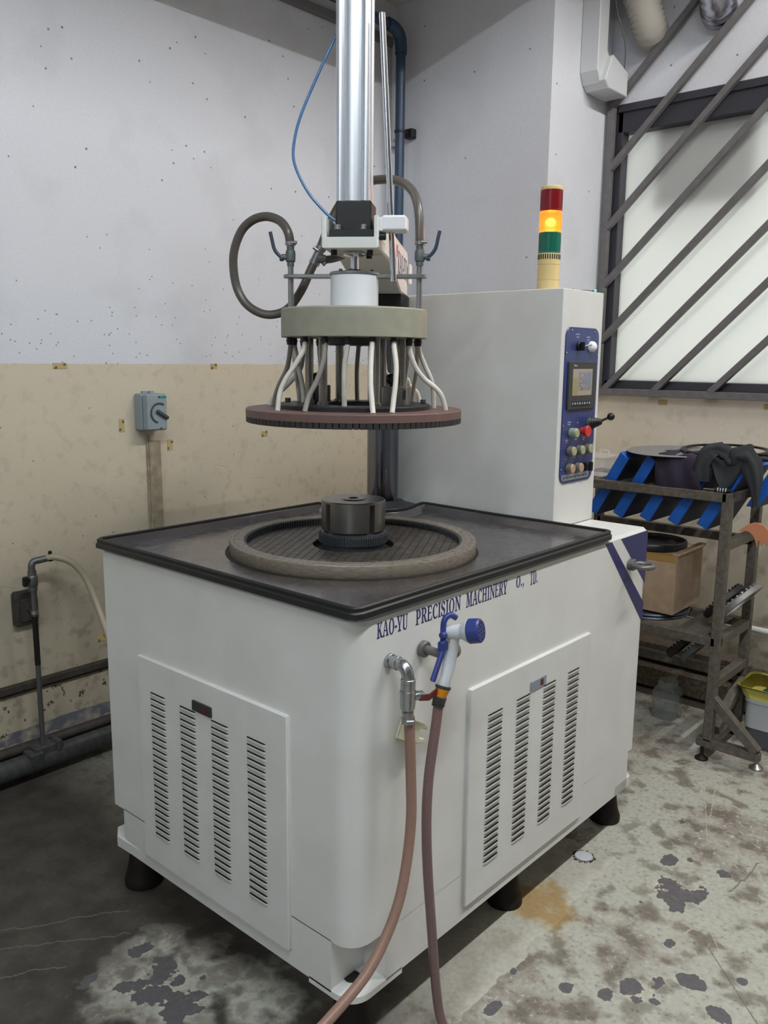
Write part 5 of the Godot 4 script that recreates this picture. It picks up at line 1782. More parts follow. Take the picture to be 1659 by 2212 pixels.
	for q in [["lens_green", "green_lens"], ["lens_amber", "amber_lens"], ["lens_red", "red_lens"]]:
		b = MB.new()
		b.lathe([Vector2(0, y), Vector2(r, y), Vector2(r, y + 0.004), Vector2(r - 0.0007, y + 0.005), Vector2(r - 0.0007, y + 0.050), Vector2(r, y + 0.051), Vector2(r, y + 0.0545), Vector2(0, y + 0.0545)], 48, S, 0.9)
		for k in 40:
			b.X = Transform3D(Basis(Vector3.UP, TAU * k / 40.0), S)
			b.box(Vector3(r - 0.0006, y + 0.0275, 0), Vector3(0.0010, 0.043, 0.0018))
		b.X = Transform3D.IDENTITY
		put(b, q[1], mats[q[0]], tw)
		y += 0.0548
	b = MB.new()
	b.lathe([Vector2(0, y), Vector2(r, y), Vector2(r, y + 0.007), Vector2(r - 0.003, y + 0.0105), Vector2(0, y + 0.012)], 40, S, 0.85)
	put(b, "tower_cap", mats.beige_plastic, tw)
	# the amber lamp burns: a hot band round the middle of its lens
	b = MB.new()
	b.ball(Vector3(S.x, 1.7535, S.z), 0.0135, 0.85, 24)
	put(b, "amber_lamp_glow", mats.amber_core, tw)
	var l := OmniLight3D.new()
	l.name = "amber_light"
	l.position = Vector3(S.x, 1.7535, S.z) - origins[tw]
	l.light_color = Color(1.0, 0.55, 0.15)
	l.light_energy = 0.035
	l.light_size = 0.02
	l.omni_range = 12.0
	l.omni_attenuation = 2.0
	l.shadow_enabled = true
	tw.add_child(l)
	# black cable behind the far corner
	b = MB.new()
	b.tube(curve([Vector3(1.215, 0.40, -0.10), Vector3(1.226, 0.30, -0.09), Vector3(1.228, 0.24, -0.085), Vector3(1.218, 0.19, -0.085), Vector3(1.20, 0.165, -0.09)], 6), 0.010, 12)
	put(b, "power_cable", mats.black_rubber, o)

func front_fittings(o: Node3D):
	# water tap: elbow, ball valve with a red lever
	var b := MB.new()
	b.rod(Vector3(0.098, 0.829, -0.005), Vector3(0.098, 0.829, 0.003), 0.0145, -1.0, 24, 0.001)
	b.tube(curve([Vector3(0.098, 0.829, 0.0), Vector3(0.098, 0.829, 0.018), Vector3(0.098, 0.8265, 0.032), Vector3(0.098, 0.816, 0.041), Vector3(0.098, 0.800, 0.043)], 7), 0.0118, 18)
	b.rod(Vector3(0.098, 0.829, 0.010), Vector3(0.098, 0.829, 0.020), 0.0135, -1.0, 20, 0.001)
	b.rod(Vector3(0.098, 0.806, 0.043), Vector3(0.098, 0.797, 0.043), 0.0138, -1.0, 20, 0.001)
	var tap := put(b, "tap_elbow", mats.zinc, o)
	b = MB.new()
	b.lathe([Vector2(0, 0.742), Vector2(0.0105, 0.742), Vector2(0.0135, 0.747), Vector2(0.0145, 0.758), Vector2(0.0145, 0.776), Vector2(0.0155, 0.7765), Vector2(0.0155, 0.783), Vector2(0.0138, 0.7835), Vector2(0.0138, 0.798), Vector2(0, 0.798)], 8, Vector3(0.098, 0, 0.043), 0.99)
	b.rod(Vector3(0.098, 0.768, 0.043), Vector3(0.124, 0.767, 0.048), 0.0085, -1.0, 12, 0.001)
	put(b, "valve_body", mats.zinc, tap)
	b = MB.new()
	b.rod(Vector3(0.119, 0.7675, 0.047), Vector3(0.134, 0.766, 0.050), 0.0092, 0.0080, 6, 0.001)
	put(b, "valve_nut", mats.bare_steel, tap)
	b = MB.new()
	var lev := [Vector3(0.122, 0.765, 0.054), Vector3(0.145, 0.759, 0.056), Vector3(0.168, 0.764, 0.056), Vector3(0.205, 0.778, 0.055)]
	for i in 3:
		var d: Vector3 = lev[i + 1] - lev[i]
		b.X = Transform3D(Basis.looking_at(d.normalized(), Vector3.UP), (lev[i] + lev[i + 1]) * 0.5)
		b.box(Vector3.ZERO, Vector3(0.005, 0.013, d.length() + 0.006), 0.002)
	put(b, "valve_lever", mats.lever_red, tap, "worn red lever")
	b = MB.new()
	b.rod(Vector3(0.097, 0.742, 0.044), Vector3(0.097, 0.722, 0.046), 0.0110, -1.0, 14)
	b.rod(Vector3(0.097, 0.731, 0.045), Vector3(0.097, 0.721, 0.046), 0.0128, -1.0, 20)
	b.rod(Vector3(0.082, 0.727, 0.052), Vector3(0.096, 0.725, 0.058), 0.0055, -1.0, 10)
	put(b, "hose_clamp", mats.bare_steel, tap)
	# hook that holds the spray gun
	b = MB.new()
	b.rod(Vector3(0.196, 0.828, -0.005), Vector3(0.196, 0.828, 0.008), 0.0165, -1.0, 24, 0.002)
	b.tube(curve([Vector3(0.196, 0.828, 0.0), Vector3(0.196, 0.828, 0.02), Vector3(0.198, 0.827, 0.04), Vector3(0.210, 0.826, 0.055), Vector3(0.222, 0.826, 0.058), Vector3(0.236, 0.829, 0.05), Vector3(0.240, 0.836, 0.038)], 7), 0.0088, 16)
	put(b, "lifting_eye", mats.hook_grey, o, "grey lifting eye beside the tap")
	b = MB.new()
	b.rod(Vector3(1.100, 0.838, -0.005), Vector3(1.100, 0.838, 0.012), 0.0165, -1.0, 24, 0.002)
	var eye: Array = []
	for k in 25:
		var a := TAU * k / 24.0
		eye.append(Vector3(1.100 + sin(a) * 0.026, 0.838 + 0.002, 0.036 - cos(a) * 0.026))
	b.tube(PackedVector3Array(eye), 0.0072, 12, false)
	put(b, "lifting_eye", mats.hook_grey, o, "grey ring eye by the blue stripes")
	# cream shower clip stuck on the face
	b = MB.new(Transform3D(Basis(Vector3(0, 0, 1), -0.45), Vector3(0.152, 0.676, -0.005)))
	var clip := PackedVector2Array([Vector2(-0.024, -0.021), Vector2(0.012, -0.021), Vector2(0.026, -0.017), Vector2(0.030, -0.009)])
	for k in 9:   # the round bite that takes the hand shower
		clip.append(Vector2(0.016, 0.0) + Vector2.from_angle(-PI * 0.35 - PI * 1.3 * k / 8.0) * 0.0095)
	clip.append_array([Vector2(0.030, 0.009), Vector2(0.026, 0.017), Vector2(0.012, 0.021), Vector2(-0.024, 0.021)])
	b.prism(clip, 0.004, 0.030, 0.002)
	b.box(Vector3(-0.006, 0, 0.003), Vector3(0.044, 0.046, 0.006), 0.002)
	put(b, "hose_clip", mats.cream_plastic, o, "cream plastic hose clip")
	# hoses and spray gun are things of their own
	b = MB.new()
	b.tube(curve([Vector3(0.097, 0.736, 0.046), Vector3(0.099, 0.71, 0.047), Vector3(0.101, 0.67, 0.048), Vector3(0.103, 0.60, 0.05), Vector3(0.099, 0.53, 0.055), Vector3(0.083, 0.455, 0.06), Vector3(0.055, 0.385, 0.065), Vector3(0.015, 0.325, 0.065), Vector3(-0.035, 0.283, 0.065), Vector3(-0.09, 0.255, 0.06), Vector3(-0.15, 0.232, 0.055), Vector3(-0.21, 0.21, 0.05), Vector3(-0.28, 0.17, 0.05), Vector3(-0.34, 0.11, 0.05), Vector3(-0.38, 0.03, 0.05), Vector3(-0.40, 0.0105, 0.10)], 8), 0.0100, 18)
	tag(put(b, "garden_hose", mats.hose_pink), "pinkish tan hose hanging from the tap and sweeping off to the left", "hose")
	b = MB.new()
	b.tube(curve([Vector3(0.172, 0.738, 0.058), Vector3(0.166, 0.700, 0.058), Vector3(0.157, 0.655, 0.058), Vector3(0.147, 0.60, 0.058), Vector3(0.140, 0.54, 0.06), Vector3(0.139, 0.47, 0.062), Vector3(0.146, 0.39, 0.062), Vector3(0.156, 0.31, 0.062), Vector3(0.167, 0.225, 0.062), Vector3(0.176, 0.14, 0.064), Vector3(0.184, 0.06, 0.072), Vector3(0.190, 0.022, 0.095), Vector3(0.198, 0.0105, 0.14), Vector3(0.22, 0.0105, 0.26)], 8), 0.0098, 18)
	tag(put(b, "garden_hose", mats.hose_mauve), "mauve brown hose hanging straight down below the spray gun", "hose")
	spray_gun()

func spray_gun():
	var g := thing("spray_gun", "white and blue garden spray gun hung nose up on the machine's front", "spray gun", Vector3(0.21, 0.73, 0.055))
	var z := 0.060
	# handle from the coupling up to the neck
	var H := [Vector3(0.186, 0.778, z), Vector3(0.193, 0.792, z), Vector3(0.202, 0.815, z - 0.001), Vector3(0.207, 0.838, z), Vector3(0.208, 0.858, z + 0.002), Vector3(0.208, 0.870, z + 0.003)]
	var b := MB.new()
	b.tube(curve(H, 5), PackedFloat32Array([0.0105, 0.0106, 0.0107, 0.0108, 0.011, 0.0113, 0.0117, 0.012, 0.0123, 0.0125, 0.0126, 0.0127, 0.0127, 0.0126, 0.0125, 0.0123, 0.0121, 0.012, 0.012, 0.012, 0.012, 0.012, 0.012, 0.012, 0.012, 0.012]), 18)
	var neck := Vector3(0.206, 0.874, z + 0.004)
	var nose := Vector3(0.27, 0.20, 0.94).normalized()
	b.rod(neck - nose * 0.016, neck + nose * 0.018, 0.0135, 0.0145, 22, 0.002)
	b.rod(neck + nose * 0.016, neck + nose * 0.032, 0.0150, 0.0225, 28, 0.001)
	put(b, "gun_body", mats.gun_white, g)
	b = MB.new()
	for k in 8:
		var q := 0.795 + k * 0.0095
		b.rod(Vector3(0.194 + (q - 0.795) * 0.20 + 0.005, q, z + 0.0088), Vector3(0.194 + (q - 0.795) * 0.20 + 0.0115, q + 0.001, z + 0.005), 0.0016, -1.0, 8)
	put(b, "grip_ribs", mats.bezel, g)
	var n0 := neck + nose * 0.031
	b = MB.new()
	b.rod(n0, n0 + nose * 0.026, 0.0240, 0.0232, 32, 0.003)
	put(b, "spray_head", mats.gun_blue, g, "blue spray head")
	b = MB.new()
	var ux := nose.cross(Vector3.UP).normalized()
	var uy := ux.cross(nose)
	for ring in [[0.0, 1], [0.008, 6], [0.0155, 12]]:
		for k in ring[1]:
			var a: float = TAU * k / ring[1]
			var c: Vector3 = n0 + nose * 0.0258 + (ux * cos(a) + uy * sin(a)) * ring[0]
			b.rod(c, c + nose * 0.0008, 0.0018, -1.0, 8)
	put(b, "nozzle_holes", mats.slot_dark, g)
	b = MB.new()
	b.tube(curve([Vector3(0.214, 0.900, z + 0.004), Vector3(0.206, 0.906, z - 0.002), Vector3(0.197, 0.904, z - 0.006), Vector3(0.191, 0.895, z - 0.008), Vector3(0.189, 0.878, z - 0.008), Vector3(0.187, 0.858, z - 0.006), Vector3(0.186, 0.842, z - 0.004)], 6), 0.0058, 12)
	b.box(Vector3(0.184, 0.850, z - 0.004), Vector3(0.022, 0.022, 0.014), 0.004)
	b.rod(Vector3(0.178, 0.871, z - 0.004), Vector3(0.190, 0.872, z - 0.004), 0.0065, -1.0, 14, 0.001)
	b.tube(curve([Vector3(0.183, 0.846, z - 0.002), Vector3(0.172, 0.828, z - 0.001), Vector3(0.158, 0.806, z), Vector3(0.149, 0.790, z)], 6), PackedFloat32Array([0.006, 0.006, 0.006, 0.006, 0.0058, 0.0057, 0.0056, 0.0055, 0.0055, 0.0055, 0.0055, 0.0055, 0.0055, 0.0055, 0.0055, 0.0056, 0.0056, 0.0055, 0.004]), 12)
	put(b, "trigger", mats.gun_blue, g, "blue trigger and hanging loop")
	b = MB.new()
	b.box(Vector3(0.1985, 0.861, z + 0.002), Vector3(0.006, 0.015, 0.006), 0.002)
	put(b, "trigger_catch", mats.gun_yellow, g)
	b = MB.new()
	b.rod(Vector3(0.1825, 0.768, z), Vector3(0.187, 0.780, z), 0.0118, -1.0, 18)
	put(b, "gun_inlet", mats.gun_white, g)
	b = MB.new()
	b.rod(Vector3(0.1755, 0.750, z - 0.001), Vector3(0.183, 0.770, z), 0.0105, 0.0148, 20, 0.001)
	put(b, "hose_coupling", mats.gun_yellow, g, "yellow hose coupling")
	b = MB.new()
	b.rod(Vector3(0.1815, 0.7665, z), Vector3(0.1835, 0.772, z), 0.0155, -1.0, 20, 0.001)
	b.rod(Vector3(0.1705, 0.733, z - 0.002), Vector3(0.176, 0.752, z - 0.001), 0.0112, 0.0130, 18, 0.001)
	for k in 3:
		var c := Vector3(0.1705 + k * 0.0013, 0.7345 + k * 0.005, z - 0.002)
		b.rod(c, c + Vector3(0.0006, 0.0025, 0), 0.0127, -1.0, 18)
	put(b, "coupling_nut", mats.bezel, g)


# ---- the rack by the window wall and what lies on it ---------------------------------------------------

func bar_between(b: MB, a: Vector3, c: Vector3, w := 0.032):
	var keep := b.X
	var d := c - a
	var up := Vector3.UP if absf(d.normalized().y) < 0.9 else Vector3.RIGHT
	b.X = Transform3D(Basis.looking_at(d.normalized(), up), (a + c) * 0.5)
	b.box(Vector3.ZERO, Vector3(w, w, d.length()), 0.0025)
	b.X = keep

# a slab is blue on its edges and dark on its two broad sides
func slab(b: MB) -> MeshInstance3D:
	var o := put(b, "blue_slab", mats.slab_blue)
	var edge := MB.new()
	var side := MB.new()
	var broad := Vector3(0, -0.48, 0.88)
	for i in range(0, b.v.size(), 3):
		var to := side if absf((b.n[i] + b.n[i + 1] + b.n[i + 2]).normalized().dot(broad)) > 0.8 else edge
		for k in 3:
			to.v.append(b.v[i + k])
			to.n.append(b.n[i + k])
			to.t.append(Vector2.ZERO)
	o.mesh = side.add_to(edge.mesh(origins[o], mats.slab_blue), origins[o], mats.slab_side)
	return o

func rack():
	var xf := 1.818
	var xb := 2.118
	var zr := -0.002
	var zl := -0.62
	var o := thing("steel_rack", "dark brown grey steel rack of square tubes standing behind the machine", "rack", Vector3(1.96, 0, -0.3))
	var parts := [["post", xf, 0.075, zr, xf, 0.955, zr], ["post", xb, 0.075, zr, xb, 0.955, zr], ["post", xf, 0.075, zl, xf, 0.955, zl], ["post", xb, 0.075, zl, xb, 0.955, zl],
		["top_rail", xf, 0.939, zl, xf, 0.939, zr], ["top_rail", xb, 0.939, zl, xb, 0.939, zr], ["top_rail", xf, 0.939, zr, xb, 0.939, zr], ["top_rail", xf, 0.939, zl, xb, 0.939, zl],
		["middle_rail", xb, 0.748, zl, xb, 0.748, zr], ["middle_rail", xf, 0.775, zr, xb, 0.775, zr],
		["shelf_rail", xf, 0.436, zl, xf, 0.436, zr], ["shelf_rail", xb, 0.436, zl, xb, 0.436, zr], ["shelf_rail", xf, 0.436, zr, xb, 0.436, zr],
		["low_rail", xf, 0.285, zr, xb, 0.285, zr], ["low_rail", xb, 0.23, zl, xb, 0.23, zr],
		["foot_bar", xf, 0.068, -0.04, xf, 0.068, 0.175], ["foot_bar", xf, 0.066, zr, xb, 0.066, zr], ["brace", xf - 0.002, 0.235, 0.0, xf - 0.002, 0.085, 0.165], ["brace", xf + 0.05, 0.10, zr + 0.004, xb - 0.02, 0.225, zr + 0.004]]
	for k in 6:
		parts.append(["slot_rail", xf, 0.945, -0.075 - k * 0.107, xb, 0.945, -0.075 - k * 0.107])
	for q in parts:
		var b := MB.new()
		bar_between(b, Vector3(q[1], q[2], q[3]), Vector3(q[4], q[5], q[6]), 0.032 if q[0] != "slot_rail" else 0.02)
		put(b, q[0], mats.rack_paint, o)
	for k in 3:
		var b := MB.new()
		b.box(Vector3(1.968, 0.447, -0.10 - k * 0.24), Vector3(0.30, 0.006, 0.11), 0.001)
		put(b, "shelf_strip", mats.rack_paint, o)
	for q in [[1.818, -0.020], [1.872, 0.150], [2.118, -0.02], [1.818, -0.61], [2.118, -0.61]]:
		var b := MB.new()
		var c := Vector3(q[0], 0, q[1])
		b.lathe([Vector2(0, 0), Vector2(0.023, 0), Vector2(0.023, 0.005), Vector2(0.014, 0.012), Vector2(0.006, 0.018), Vector2(0.006, 0.056), Vector2(0, 0.056)], 24, c, 0.8)
		put(b, "rack_foot", mats.bare_steel if q[1] > 0.1 else mats.iron_foot, o)

	# the blue slabs that lean in the top of the rack
	var first: MeshInstance3D
	var where := ["rightmost of the row, under the dark grey cloth", "second from the right, partly under the dark grey cloth", "middle of the row, behind the hanging purple cloth", "left of the hanging purple cloth", "leftmost of the row, nearest the white cabinet"]
	for k in 5:
		if first == null:
			var b := MB.new(Transform3D(Basis(Vector3(0, 0, 1), Vector3.UP, Vector3(1, 0, 0)), Vector3.ZERO))
			b.prism(PackedVector2Array([Vector2(-0.112, 0.834), Vector2(-0.075, 0.816), Vector2(0.043, 1.036), Vector2(0.010, 1.060)]), 1.842, 2.095, 0.002)
			first = slab(b)
			tag(first, "bright blue slab leaning in the rack, %s" % where[k], "slab", "blue slabs leaning in the rack")
		else:
			var c: MeshInstance3D = first.duplicate()
			c.name = numbered("blue_slab")
			add_child(c)
			c.position = first.position + Vector3(0, 0, -0.1045 * k)
			origins[c] = c.position
			tag(c, "bright blue slab leaning in the rack, %s" % where[k], "slab", "blue slabs leaning in the rack")

	# discs lying on top of the slabs
	var b := MB.new(Transform3D(Basis(Vector3(0, 0, 1), 0.03), Vector3(1.955, 1.064, -0.26)))
	b.lathe([Vector2(0.03, 0), Vector2(0.160, 0), Vector2(0.1615, 0.0015), Vector2(0.160, 0.003), Vector2(0.03, 0.003), Vector2(0.03, 0)], 64)
	tag(put(b, "carrier_disc", mats.disc_grey), "thin pale grey disc lying flat on the blue slabs", "disc")
	b = MB.new(Transform3D(Basis(Vector3(0, 0, 1), 0.04), Vector3(2.03, 1.074, -0.10)))
	b.lathe([Vector2(0.135, 0), Vector2(0.150, 0), Vector2(0.152, 0.003), Vector2(0.150, 0.007), Vector2(0.135, 0.007), Vector2(0.135, 0)], 64)
	tag(put(b, "carrier_ring", mats.carrier_black), "thin dark ring lying on the slabs behind the pale disc", "ring")
	b = MB.new()
	for q in [[1.90, 1.070, -0.20, 1.99, 1.072, -0.14], [1.93, 1.071, -0.17, 1.96, 1.076, -0.09]]:
		b.rod(Vector3(q[0], q[1], q[2]), Vector3(q[3], q[4], q[5]), 0.004, -1.0, 8)
	b.ball(Vector3(1.925, 1.073, -0.145), 0.009, 0.6)
	tag(put(b, "black_strap", mats.cloth_purple), "crumpled black strap lying on the pale grey disc", "strap")
	b = MB.new()
	b.rod(Vector3(1.96, 1.080, -0.02), Vector3(1.90, 1.074, 0.30), 0.004, -1.0, 10)
	b.box(Vector3(1.95, 1.066, 0.16), Vector3(0.10, 0.010, 0.26), 0.003)
	tag(put(b, "flat_bar", mats.black_iron), "flat black bar on the slabs running out of the right edge", "bar")
	b = MB.new(Transform3D(Basis(Vector3(0, 0, 1), Vector3.UP, Vector3(1, 0, 0)), Vector3.ZERO))
	b.prism(PackedVector2Array([Vector2(0.02, 0.90), Vector2(0.06, 0.90), Vector2(0.145, 1.045), Vector2(0.105, 1.062)]), 1.93, 2.095, 0.002)
	var s6 := slab(b)
	tag(s6, "bright blue slab outside the rack's end, behind the grey cloth", "slab", "blue slabs leaning in the rack")

	# cloths
	var g: Array = []
	for i in 25:
		var u := i / 24.0
		var row: Array = []
		for j in 13:
			var w := j / 12.0
			var z := lerpf(-0.262, -0.112, w)
			var fold := sin(w * 9.0 + u * 3.0) * 0.006 + sin(w * 17.0 - u * 5.0) * 0.003
			var p: Vector3
			if u < 0.3:
				p = Vector3(lerpf(2.00, 1.835, u / 0.3), 1.066 + 0.004 * sin(w * 12.0), z)
			else:
				var q := (u - 0.3) / 0.7
				var drop := 0.118 + 0.035 * w + (0.03 * sin(w * 5.0))
				p = Vector3(1.828 - 0.016 * sin(q * 3.0) + fold, 1.064 - q * drop, z + 0.02 * q * (w - 0.3) + q * q * 0.01)
			row.append(p)
		g.append(row)
	b = MB.new()
	b.sheet(g, 0.003)
	tag(put(b, "purple_cloth", mats.cloth_purple), "dark purple cloth hanging over the front of the blue slabs", "cloth")
	g = []
	for i in 33:
		var u := i / 32.0
		var row: Array = []
		# the bundle's spine runs over the slabs and falls off to the right
		var spine: Vector3
		var path := [Vector3(1.83, 0.985, -0.098), Vector3(1.832, 1.045, -0.098), Vector3(1.838, 1.092, -0.066), Vector3(1.846, 1.080, -0.028), Vector3(1.838, 1.058, -0.004), Vector3(1.84, 1.078, 0.022), Vector3(1.84, 1.068, 0.052), Vector3(1.83, 1.01, 0.072), Vector3(1.828, 0.955, 0.080), Vector3(1.83, 0.918, 0.084)]
		var f := u * (path.size() - 1)
		var k := mini(int(f), path.size() - 2)
		spine = path[k].cubic_interpolate(path[k + 1], path[maxi(k - 1, 0)], path[mini(k + 2, path.size() - 1)], f - k)
		var rr := 0.022 + 0.009 * sin(u * 12.0) + (0.010 if u > 0.3 and u < 0.65 else 0.0) - 0.008 * clampf((u - 0.85) * 6.0, 0.0, 1.0)
		var tg: Vector3 = (path[mini(k + 1, path.size() - 1)] - path[k]).normalized()
		var s1 := Vector3(1, 0, 0)
		var s2 := tg.cross(s1).normalized()
		for j in 21:
			var a := TAU * j / 20.0
			var wr := rr * (1.0 + 0.22 * sin(a * 5.0 + u * 9.0) + 0.12 * sin(a * 9.0 - u * 14.0))
			row.append(spine + s1 * cos(a) * wr * 0.75 + s2 * sin(a) * wr)
		g.append(row)
	b = MB.new()
	b.sheet(g, 0.002)
	# a flap between the two humps
	var g2: Array = []
	for i in 15:
		var u := i / 14.0
		var row: Array = []
		for j in 11:
			var w := j / 10.0
			var z := lerpf(-0.075, 0.035, u)
			var hang := (0.02 + 0.075 * sin(PI * u)) * w
			row.append(Vector3(1.826 - 0.006 * sin(w * 5.0 + u * 8.0) - 0.006 * w, 1.082 - 0.02 * sin(PI * u) - hang, z + 0.012 * sin(w * 3.0)))
		g2.append(row)
	b.sheet(g2, 0.003)
	tag(put(b, "grey_cloth", mats.cloth_grey), "crumpled dark grey cloth draped over the right-hand blue slabs", "cloth")

	# screwdriver on the front rail
	var sd := thing("screwdriver", "screwdriver with a black and white banded grip on the top rail", "screwdriver", Vector3(1.82, 0.955, -0.03))
	b = MB.new()
	b.rod(Vector3(1.812, 0.9625, -0.085), Vector3(1.814, 0.963, -0.045), 0.003, -1.0, 10)
	put(b, "shaft", mats.zinc, sd)
	b = MB.new()
	b.rod(Vector3(1.814, 0.963, -0.047), Vector3(1.818, 0.9635, 0.004), 0.0075, -1.0, 14, 0.002)
	put(b, "grip", mats.black_plastic, sd)
	b = MB.new()
	for k in 4:
		var c := Vector3(1.8147 + k * 0.0007, 0.963, -0.038 + k * 0.0085)
		b.rod(c, c + Vector3(0.0002, 0, 0.0032), 0.0079, -1.0, 14)
	put(b, "white_band", mats.print_white, sd)
	# clear box at the far left
	var cb := thing("clear_box", "clear plastic box on the rack right behind the control panel", "box", Vector3(1.92, 0.955, -0.53))
	b = MB.new()
	var o1 := rrect(1.87, -0.60, 1.99, -0.49, 0.012, 3)
	var i1 := rrect(1.873, -0.597, 1.987, -0.493, 0.010, 3)
	for k in o1.size():
		var a := o1[k]
		var c := o1[(k + 1) % o1.size()]
		var nn := Vector3(c.y - a.y, 0, -(c.x - a.x)).normalized()
		b.quad(Vector3(a.x, 0.957, a.y), Vector3(c.x, 0.957, c.y), Vector3(c.x, 1.025, c.y), Vector3(a.x, 1.025, a.y), nn)
	b.vprism(i1, 0.956, 0.958)
	put(b, "box_body", mats.clear_plastic, cb)
	b = MB.new()
	b.vprism(rrect(1.863, -0.607, 1.997, -0.478, 0.014, 3), 1.027, 1.033, 0.001)
	put(b, "box_lid", mats.clear_plastic, cb)
	b = MB.new()
	b.tube(curve([Vector3(1.93, 1.033, -0.535), Vector3(1.93, 1.048, -0.53), Vector3(1.93, 1.052, -0.515), Vector3(1.93, 1.048, -0.50), Vector3(1.93, 1.033, -0.495)], 5), 0.0035, 8)
	put(b, "box_handle", mats.clear_plastic, cb)

	# cardboard box with a black ring on it, plates under it
	var k := thing("cardboard_box", "worn brown cardboard box on the middle shelf of the rack", "box", Vector3(2.0, 0.476, -0.33))
	b = MB.new()
	b.box(Vector3(2.0, 0.588, -0.335), Vector3(0.25, 0.222, 0.30), 0.004)
	put(b, "carton", mats.cardboard, k)
	b = MB.new()
	b.box(Vector3(1.8747, 0.686, -0.335), Vector3(0.0014, 0.026, 0.298))
	b.box(Vector3(1.888, 0.699, -0.335), Vector3(0.03, 0.0014, 0.298))
	put(b, "packing_tape", mats.card_tape, k)
	b = MB.new()
	b.prism(PackedVector2Array([Vector2(1.885, 0.6995), Vector2(2.13, 0.7000), Vector2(2.135, 0.7085), Vector2(1.89, 0.704)]), -0.205, -0.178)
	put(b, "flap", mats.cardboard, k)
	b = MB.new()
	b.lathe([Vector2(0, 0.7005), Vector2(0.118, 0.7005), Vector2(0.124, 0.706), Vector2(0.124, 0.722), Vector2(0.121, 0.727), Vector2(0.112, 0.727), Vector2(0.110, 0.716), Vector2(0.085, 0.714), Vector2(0.085, 0.720), Vector2(0.080, 0.721), Vector2(0.074, 0.713), Vector2(0, 0.711)], 64, Vector3(1.985, 0, -0.325), 0.85)
	tag(put(b, "black_ring", mats.carrier_black), "black dished plastic ring lying on the cardboard box", "ring")
	for q in [[1.985, 0.456, -0.33, 0.150, "lower of the two blue grey plates under the cardboard box"], [1.99, 0.4665, -0.325, 0.146, "upper of the two blue grey plates under the cardboard box"]]:
		b = MB.new()
		b.lathe([Vector2(0, q[1] - 0.005), Vector2(q[3], q[1] - 0.005), Vector2(q[3] + 0.004, q[1]), Vector2(q[3], q[1] + 0.005), Vector2(0, q[1] + 0.005)], 64, Vector3(q[0], 0, q[2]))
		tag(put(b, "round_plate", mats.plate_blue_grey), q[4], "plate", "round plates under the cardboard box")
	# toothed rings leaning at the rack's end
	for q in [[Vector3(1.975, 0.548, 0.014), 0.092, "disc_grey", "pale toothed ring leaning in the rack's right end above the shelf"], [Vector3(2.0, 0.532, -0.048), 0.085, "black_iron", "dark toothed ring leaning behind the pale one in the rack's end"],
			[Vector3(1.99, 0.345, -0.125), 0.075, "valve_grey", "grey toothed ring hanging below the middle shelf of the rack"], [Vector3(1.99, 0.345, -0.178), 0.075, "black_iron", "black toothed ring left of the grey one below the shelf"]]:
		var tilt := Basis(Vector3(1, 0, 0), -0.86)
		b = MB.new(Transform3D(tilt * Basis(Vector3(1, 0, 0), 0.0), q[0]))
		var ro: float = q[1]
		b.lathe([Vector2(ro * 0.72, -0.008), Vector2(ro, -0.008), Vector2(ro + 0.002, -0.006), Vector2(ro + 0.002, 0.010), Vector2(ro, 0.012), Vector2(ro * 0.72, 0.012), Vector2(ro * 0.72, -0.008)], 56)
		var r := thing("toothed_ring", q[3], "ring", q[0], "toothed rings leaning in the rack")
		put(b, "ring", mats[q[2]], r)
		b = MB.new()
		for t in 26:
			b.X = Transform3D(tilt * Basis(Vector3.UP, TAU * t / 26.0), q[0])
			b.box(Vector3(ro * 0.90, 0.0155, 0), Vector3(0.010, 0.008, 0.007), 0.001)
		put(b, "teeth", mats[q[2]], r)
	# orange leather scrap hooked over the side rail
	b = MB.new(Transform3D(Basis(Vector3(0, 0, 1), Vector3.UP, Vector3(-1, 0, 0)), Vector3.ZERO))
	b.prism(PackedVector2Array([Vector2(0.047, 0.836), Vector2(0.060, 0.850), Vector2(0.078, 0.864), Vector2(0.096, 0.872), Vector2(0.112, 0.872), Vector2(0.128, 0.866), Vector2(0.142, 0.850), Vector2(0.148, 0.825), Vector2(0.140, 0.800), Vector2(0.130, 0.812), Vector2(0.124, 0.794), Vector2(0.117, 0.811), Vector2(0.112, 0.815), Vector2(0.110, 0.789), Vector2(0.1025, 0.812), Vector2(0.094, 0.828), Vector2(0.080, 0.838), Vector2(0.062, 0.840)]), -1.800, -1.795, 0.0012)
	tag(put(b, "leather_scrap", mats.leather_orange), "orange brown leather scrap with a torn edge at the rack's right end", "leather")
	# under the rack
	var jar := thing("glass_jar", "empty square-shouldered glass jar standing on the floor under the rack", "jar", Vector3(2.09, 0, -0.268))
	b = MB.new()
	var sq := func(s: float, rr: float) -> PackedVector2Array: return rrect(2.09 - s, -0.268 - s, 2.09 + s, -0.268 + s, rr, 4)
	var levels := [[0.001, 0.040, 0.016], [0.006, 0.047, 0.018], [0.10, 0.048, 0.018], [0.118, 0.044, 0.026], [0.128, 0.037, 0.034], [0.150, 0.036, 0.035]]
